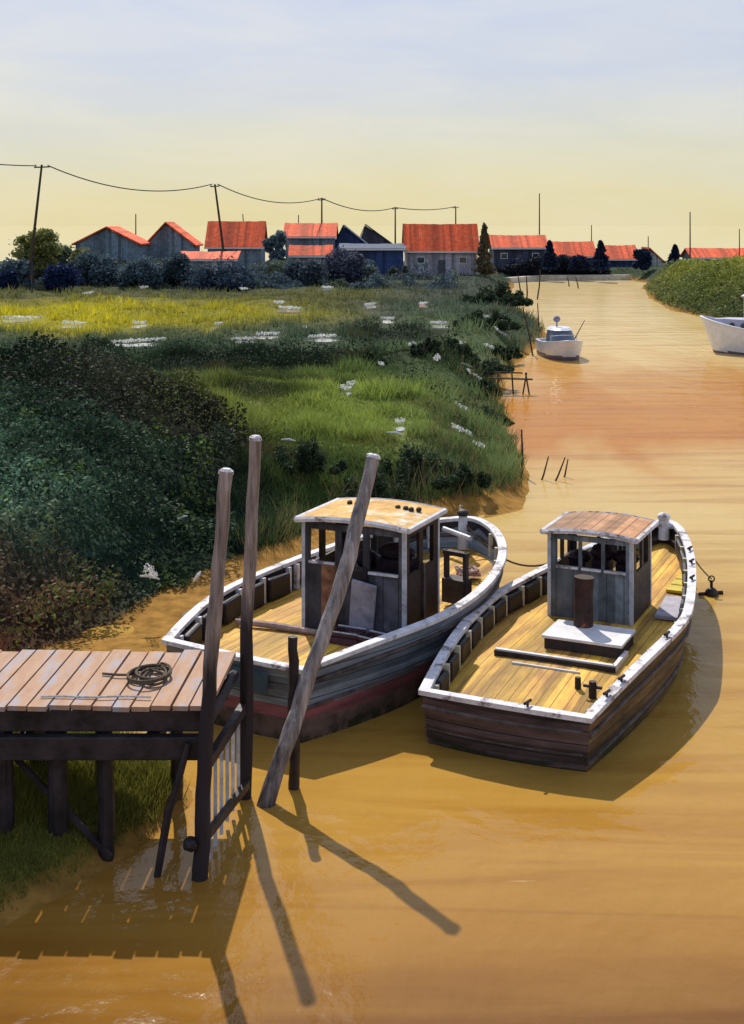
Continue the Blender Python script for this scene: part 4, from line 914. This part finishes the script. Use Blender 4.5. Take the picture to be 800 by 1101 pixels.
# ---- mooring lines and loose gear
def B2W(B, p): return B.root.matrix_basis @ Vector(p)
def rope(name, pts, r, label, cat='rope'): return tag(MB().tube(pts, r, 6).build(name, M_ROPE), label, cat)
for b_ in (Rb, Lb): b_.root.matrix_basis = Matrix.Translation(b_.root.location) @ Matrix.Rotation(-b_.h, 4, 'Z')
a = B2W(Lb, (0, Lb.L - .40, Lb.sh(1) + .05)); b = B2W(Rb, (-Rb.hw(.62), Rb.L * .62, Rb.sh(.62) + .06))
rope('mooring_rope', [a.lerp(b, i / 12) + Vector((0, 0, -.35 * 4 * (i / 12) * (1 - i / 12))) for i in range(13)], .018, 'thin mooring rope slung from the left boat bow post to the right boat')
fl = W(765, 640, 0)
bu = thing('mooring_buoy', 'small dark mooring buoy floating right of the right boat bow', 'buoy', fl, 0)
MB().blob((0, 0, .04), (.13, .13, .12), 10, amp=.05).build('float', M_DARKW, bu, smooth=True)
MB().tube([(0, 0, .15), (0, 0, .3)], .03, 8).tube([(.06 * math.cos(i / 10 * math.tau), 0, .33 + .06 * math.sin(i / 10 * math.tau)) for i in range(11)], .015, 6).build('ring', M_RUST, bu)
MB().tube([(-.25, 0, .02), (.25, .1, .03)], .04, 6).build('weed', M_DARKW, bu)
a = B2W(Rb, (.25, Rb.L - .3, Rb.sh(1))); rope('anchor_line', [a.lerp(fl + Vector((0, 0, .33)), i / 10) + Vector((0, 0, -.12 * 4 * (i / 10) * (1 - i / 10))) for i in range(11)], .014, 'thin line from the right boat bow down to the dark buoy')
# spar and crates on the left boat deck, net on the right boat
def onboat(B, name, loc, rz, label, cat, group=None):
    p = B2W(B, loc); return thing(name, label, cat, p, -B.h + rz, group)
sp_ = MB().tube([(-.75, 0, .06), (0, .02, .07), (.8, 0, .06)], [.05, .06, .045], 8).build('wooden_spar', mat('pink_grey_spar', (.42, .30, .27), scale=6, bump=.3)); p = B2W(Lb, (-.75, 2.15, Lb.dk(.27) + .03)); sp_.location = p; sp_.rotation_euler.z = -Lb.h + R(8)
tag(sp_, 'pinkish wooden spar lying on the left boat deck behind the wheelhouse', 'spar')
M_CRATE = mat('maroon_plastic', (.10, .045, .06), rough=.5, scale=5)
def crate(B, loc, rz, label):
    t = onboat(B, 'fish_crate', loc, rz, label, 'crate', 'fish crates behind the left wheelhouse')
    m_ = MB()
    m_.box((0, 0, .012), (.5, .32, .024))
    for sy in (-1, 1): m_.box((0, sy * .15, .07), (.5, .02, .09)); m_.box((0, sy * .15, .17), (.5, .02, .06))
    for sx in (-1, 1): m_.box((sx * .24, 0, .11), (.02, .278, .17))
    m_.build('crate_body', M_CRATE, t, bevel=.006)
    MB().tube([(-.25, -.165, .21), (.25, -.165, .21)], .015, 6).tube([(-.25, .165, .21), (.25, .165, .21)], .015, 6).build('rim', M_FRAME, t)
crate(Lb, (.62, 2.22, Lb.dk(.28) + .03), R(6), 'maroon fish crate at the foot of the left wheelhouse, nearer the middle')
crate(Lb, (1.18, 2.2, Lb.dk(.28) + .03), R(-4), 'maroon fish crate at the foot of the left wheelhouse, nearest the rail')
def tangle(name, c, r, n_, rad, m, label, cat, flat=.3):
    pts = [Vector((c[0] + r * random.uniform(.4, 1) * math.cos(i * 1.7), c[1] + r * random.uniform(.4, 1) * math.sin(i * 1.7) * .8, c[2] + .03 + flat * r * random.random())) for i in range(n_)]
    P = []
    for i in range(n_ - 1):
        for j in range(4): P.append(pts[i].lerp(pts[i + 1], j / 4))
    return tag(MB().tube(P, rad, 6).build(name, m), label, cat)
p = B2W(Rb, (-.05, .22, Rb.dk(.02) + .03)); tangle('rope_tangle', p, .3, 22, .025, M_DARKW, 'dark tangle of net rope against the right boat transom', 'rope')
p = B2W(Lb, (.75, 6.1, Lb.dk(.78) + .04)); tangle('rope_heap', p, .28, 26, .03, mat('pink_rope', (.48, .32, .28), scale=20), 'pinkish heap of rope on the left boat foredeck', 'rope', .6)
MB().tube([(0, 0, 0), (0, 0, .2)], [.05, .045], 10).build('mooring_bitt', M_DARKW, Rb.root, loc=(.62, 1.55, Rb.dk(.15)))

# ---------------------------------------------------------------- jetty
M_JDECK = mat('jetty_planks', (.38, .245, .165), rough=.8, var=.25, scale=2.5, stretch=(3, .6, 1), bump=.6, spots=((.33, .30, .33), 1.5, .5, .64), col2=(.36, .20, .12))
M_TIMBER = mat('wet_black_timber', (.035, .026, .030), rough=.5, var=.4, scale=3, bump=.7, spots=((.28, .30, .36), 5, .70, .76))
M_PILE = mat('weathered_pile', (.33, .26, .23), rough=.75, var=.35, scale=3, stretch=(4, 4, .4), bump=.8, spots=((.50, .48, .52), 2.0, .56, .68), stain=(2.55, (.025, .018, .022), .35))
M_PILE2 = mat('grey_pile', (.33, .29, .28), rough=.75, var=.35, scale=3, stretch=(4, 4, .4), bump=.8, spots=((.46, .44, .48), 2.0, .58, .68), stain=(.35, (.04, .03, .032), .5))
J = thing('jetty', 'old timber jetty with pinkish plank deck standing on black posts', 'jetty', (0, 0, 0))
ZD = 1.9
xx = -1.82; i = 0
while xx > -9.5 and i < 60:
    wdt = random.uniform(.19, .27); xc = xx - wdt / 2
    lean = .10                                             # boards lie a little askew
    y0 = 15.08 + random.uniform(-.04, .05); y1 = 17.05 + random.uniform(-.05, .06)
    q = math.atan2(y1 - y0, lean)
    MB().beam((xc - lean / 2, y0, 0), (xc + lean / 2 + .06 * 0, y1, 0), wdt - random.uniform(.012, .03), .055).build('deck_board', M_JDECK, J, loc=(0, 0, ZD - .028 + random.uniform(-.008, .008)))
    xx -= wdt; i += 1
for yy, nm in ((15.2, 'front'), (16.1, 'mid'), (16.95, 'rear')):
    MB().beam((-9.6, yy, ZD - .06 - .13), (-1.9, yy, ZD - .06 - .13), .12, .25).build('deck_beam', M_TIMBER, J, bevel=.015)
MB().beam((-9.6, 15.12, 1.42), (-1.88, 15.12, 1.42), .14, .27).build('waling', M_TIMBER, J, bevel=.015)
MB().beam((-9.6, 17.02, 1.42), (-1.88, 17.02, 1.42), .14, .27).build('waling', M_TIMBER, J, bevel=.015)
for xx in (-2.6, -4.1, -5.4, -6.8, -8.4): MB().beam((xx, 15.22, 1.35), (xx, 16.92, 1.35), .16, .2).build('cap_beam', M_TIMBER, J)
for (lx, ly, r) in ((-3.15, 15.32, .10), (-3.72, 15.34, .13), (-4.35, 15.3, .13), (-3.5, 16.85, .11), (-4.3, 16.8, .12), (-2.55, 16.85, .09), (-5.2, 15.3, .13), (-5.2, 16.8, .12), (-6.6, 15.3, .13), (-6.6, 16.8, .12)):
    MB().tube([(lx, ly, -.5), (lx + .03, ly, .6), (lx, ly, 1.6)], [r, r * .95, r * .9], 10, wob=.08).build('leg', M_TIMBER, J)
MB().beam((-4.3, 15.5, 1.2), (-3.05, 15.2, .1), .05, .06).build('brace', M_TIMBER, J)
MB().tube([(-2.12, 15.02, 1.5), (-2.28, 14.98, .9), (-2.34, 14.98, .75), (-2.5, 14.95, -.2)], [.04, .045, .05, .04], 8).build('brace', M_TIMBER, J)
MB().tube([(-1.95, 15.3, 1.62), (-1.8, 16.95, 1.62)], .07, 8).build('end_beam', M_TIMBER, J)
# coil of rope on the deck
P = []
for i in range(150):
    a = i / 24 * math.tau; r = .17 + .03 * math.sin(i * .37) + .02 * (i / 40); P.append((-2.72 + .06 * math.sin(i * .13) + r * math.cos(a), 16.0 + r * 1.25 * math.sin(a) + .05 * math.cos(i * .17), 1.925 + .00045 * i))
P += [(-2.72 + .3 + .0 * k, 16.0, 1.925) for k in range(0)]
x0, y0, z0 = P[-1]
P += [(x0 - .10 * k, y0 - .12 * math.sin(k * .5) - .07 * k * .5, 1.93) for k in range(1, 8)]
tag(MB().tube(P, .016, 6).build('coiled_rope', M_ROPE), 'loosely coiled dark rope lying on the jetty planks', 'rope')
P = [(-3.9 + .1 * k, 15.33 + .015 * math.sin(k * .8), 1.925) for k in range(14)]
tag(MB().tube(P, .013, 6).build('rope_length', mat('pale_rope', (.6, .58, .55), scale=20)), 'short straight length of pale rope along the jetty front edge', 'rope')

def pile(name, pts, r, label, m, group='tall mooring posts at the jetty end', cat='mooring post', cap=True):
    b = Vector(pts[0]); root = thing(name, label, cat, (b.x, b.y, 0), 0, group)
    pp = [Vector(p_) - Vector((b.x, b.y, 0)) for p_ in pts]; P = []; Rr = []
    for i in range(len(pp) - 1):
        for j in range(6): P.append(pp[i].lerp(pp[i + 1], j / 6) + Vector((random.uniform(-.014, .014), random.uniform(-.014, .014), 0)))
    P.append(pp[-1]); Rr = [r * (1 - .16 * i / len(P)) * random.uniform(.94, 1.06) for i in range(len(P))]
    MB().tube(P, Rr, 14, wob=.05).build('post', m, root)
    if cap:
        d_ = (P[-1] - P[-2]).normalized(); MB().tube([P[-1] - d_ * .035, P[-1] + d_ * .005, P[-1] + d_ * .03], [r * .90, r * .88, r * .55], 12, wob=.14).build('bleached_top', M_RAIL, root)
    return root
pile('mooring_post', [(-1.97, 14.92, -.4), (-1.93, 14.92, 1.2), (-1.80, 14.92, 3.0), (-1.67, 14.92, 4.66)], .092, 'thick weathered post in front of the jetty corner, slightly leaning right', M_PILE)
pile('mooring_post', [(-1.66, 17.0, -.4), (-1.64, 17.0, 2.2), (-1.52, 17.0, 4.70)], .092, 'tallest upright weathered post, just behind the jetty corner', M_PILE)
pile('leaning_pole', [(-1.46, 16.75, -.25), (-.98, 17.1, 1.1), (-.38, 17.5, 2.75), (0.02, 17.9, 4.3)], .11, 'long grey pole leaning far to the right across the left boat', M_PILE2, cat='pole')
pile('short_post', [(-1.03, 17.28, -.4), (-1.04, 17.28, 1.0), (-1.05, 17.26, 2.02)], .075, 'short dark post in the water behind the leaning poles', M_TIMBER, cat='post', cap=False)
ld = thing('boat_fence', 'small paling fence with slanting rails between the two tall posts', 'fence', (-1.95, 15.1, 0), 0)
for i in range(6):
    u = .12 + .75 * i / 5; bx, by = .27 * u, 1.85 * u
    MB().box((bx, by, .62 + random.uniform(-.05, .05)), (.045, .05, 1.15), .1).build('pale', M_FRAME if i % 2 else M_RAIL, ld)
MB().beam((.0, .0, 1.17), (.27, 1.8, 1.2), .09, .13).build('top_rail', M_TIMBER, ld); MB().beam((.05, .0, .42), (.33, 1.8, .22), .07, .10).build('bottom_rail', M_TIMBER, ld)
MB().blob((-.12, -.25, .42), (.09, .09, .08), 8, seed=2).build('knot', M_TIMBER, ld)

# ---------------------------------------------------------------- stakes and the little landing stage
def stake(a, b, r, label, name='stake', cat='stake', group='thin stakes standing in the creek'):
    b = Vector(b); a = Vector(a); tag(MB().tube([a, (a + b) / 2 + Vector((r, 0, 0)), b], [r, r * .9, r * .6], 7).build(name, M_POLE), label, cat, group)
def stk(px0, py0, px1, py1, label, r=.03, z0=0):
    p_ = W(px0, py0, z0); d_ = p_.y; stake((p_.x, d_, -.4), ((px1 - 400) / 1400 * d_, d_ + .05, CH - (py1 - 240) / 1400 * d_), r, label)
stk(577, 516, 590, 491, 'leftmost of the three leaning stakes above the right boat')
stk(590, 517, 608, 492, 'middle and longest of the three leaning stakes above the right boat')
stk(602, 513, 611, 494, 'rightmost of the three leaning stakes above the right boat')
stk(560, 512, 561, 462, 'upright stake against the marsh bank corner', .04)
stk(574, 382, 562, 330, 'stake leaning left beside the white motor boat', .05)
stk(579, 362, 578, 326, 'upright stake just behind the white motor boat', .05)
stk(560, 322, 557, 296, 'left stake of the far cluster on the point', .08)
stk(566, 326, 566, 297, 'middle stake of the far cluster on the point', .08)
stk(577, 322, 581, 290, 'right stake of the far cluster on the point', .08)
stk(612, 308, 610, 298, 'leftmost of the short stakes below the far hedge', .08)
stk(622, 310, 619, 298, 'rightmost of the short stakes below the far hedge', .08)
c = W(548, 424, 0)
ls = thing('landing_stage', 'tiny stick landing stage poking from the marsh bank', 'landing stage', (c.x, c.y, 0))
MB().beam((-.9, 0, .72), (1.0, 0, .66), .25, .06).build('plank', M_POLE, ls); MB().beam((-1.0, .3, .95), (.6, .3, .9), .06, .06).build('handrail', M_POLE, ls)
for (x0_, x1_) in ((.5, .75), (.95, .7), (.2, .1), (-.5, -.5)): MB().tube([(x0_, .05, -.5), (x1_, .05, .95)], .035, 6).build('leg', M_POLE, ls)
# white driftwood added on the near slopes for bright flecks
M_HIGHLIGHT = mat('white_highlight_wood', (.72, .72, .70), var=.1, scale=8)
for (px, py, z_, ln, an, lb) in ((212, 543, 2.2, .35, 1.2, 'added highlight stick on the mound left of the first tall post, upper'), (161, 522, 2.6, .4, -.5, 'added highlight stick on the middle of the bramble mound'),
        (205, 638, 1.1, .3, .5, 'added highlight stick low on the mound near the mud'), (197, 462, 3.1, .25, .3, 'tiny added highlight stick near the top of the mound'), (500, 388, 1.5, .8, -.6, 'added highlight branch on the marsh by the dark bushes'),
        (425, 470, 1.6, .5, -.4, 'added highlight branch below the lime grass patch'), (310, 478, 1.6, .4, -.3, 'added highlight stick right of the tallest post on the slope')):
    p_ = W(px, py, z_)
    hh = terr(np.array([p_.x]), np.array([p_.y]))[0][0] + (.85 if px < 240 else .35)
    dv = Vector((math.cos(an), .3, math.sin(an) * .5)) * ln / 2
    tag(MB().tube([p_.xy.to_3d() + Vector((0, 0, hh)) - dv, p_.xy.to_3d() + Vector((.02, 0, hh + .03)), p_.xy.to_3d() + Vector((0, 0, hh)) + dv], [.02, .035, .015], 6).build('highlight_stick', M_HIGHLIGHT), lb, 'highlight_stick', 'added white driftwood on the banks')
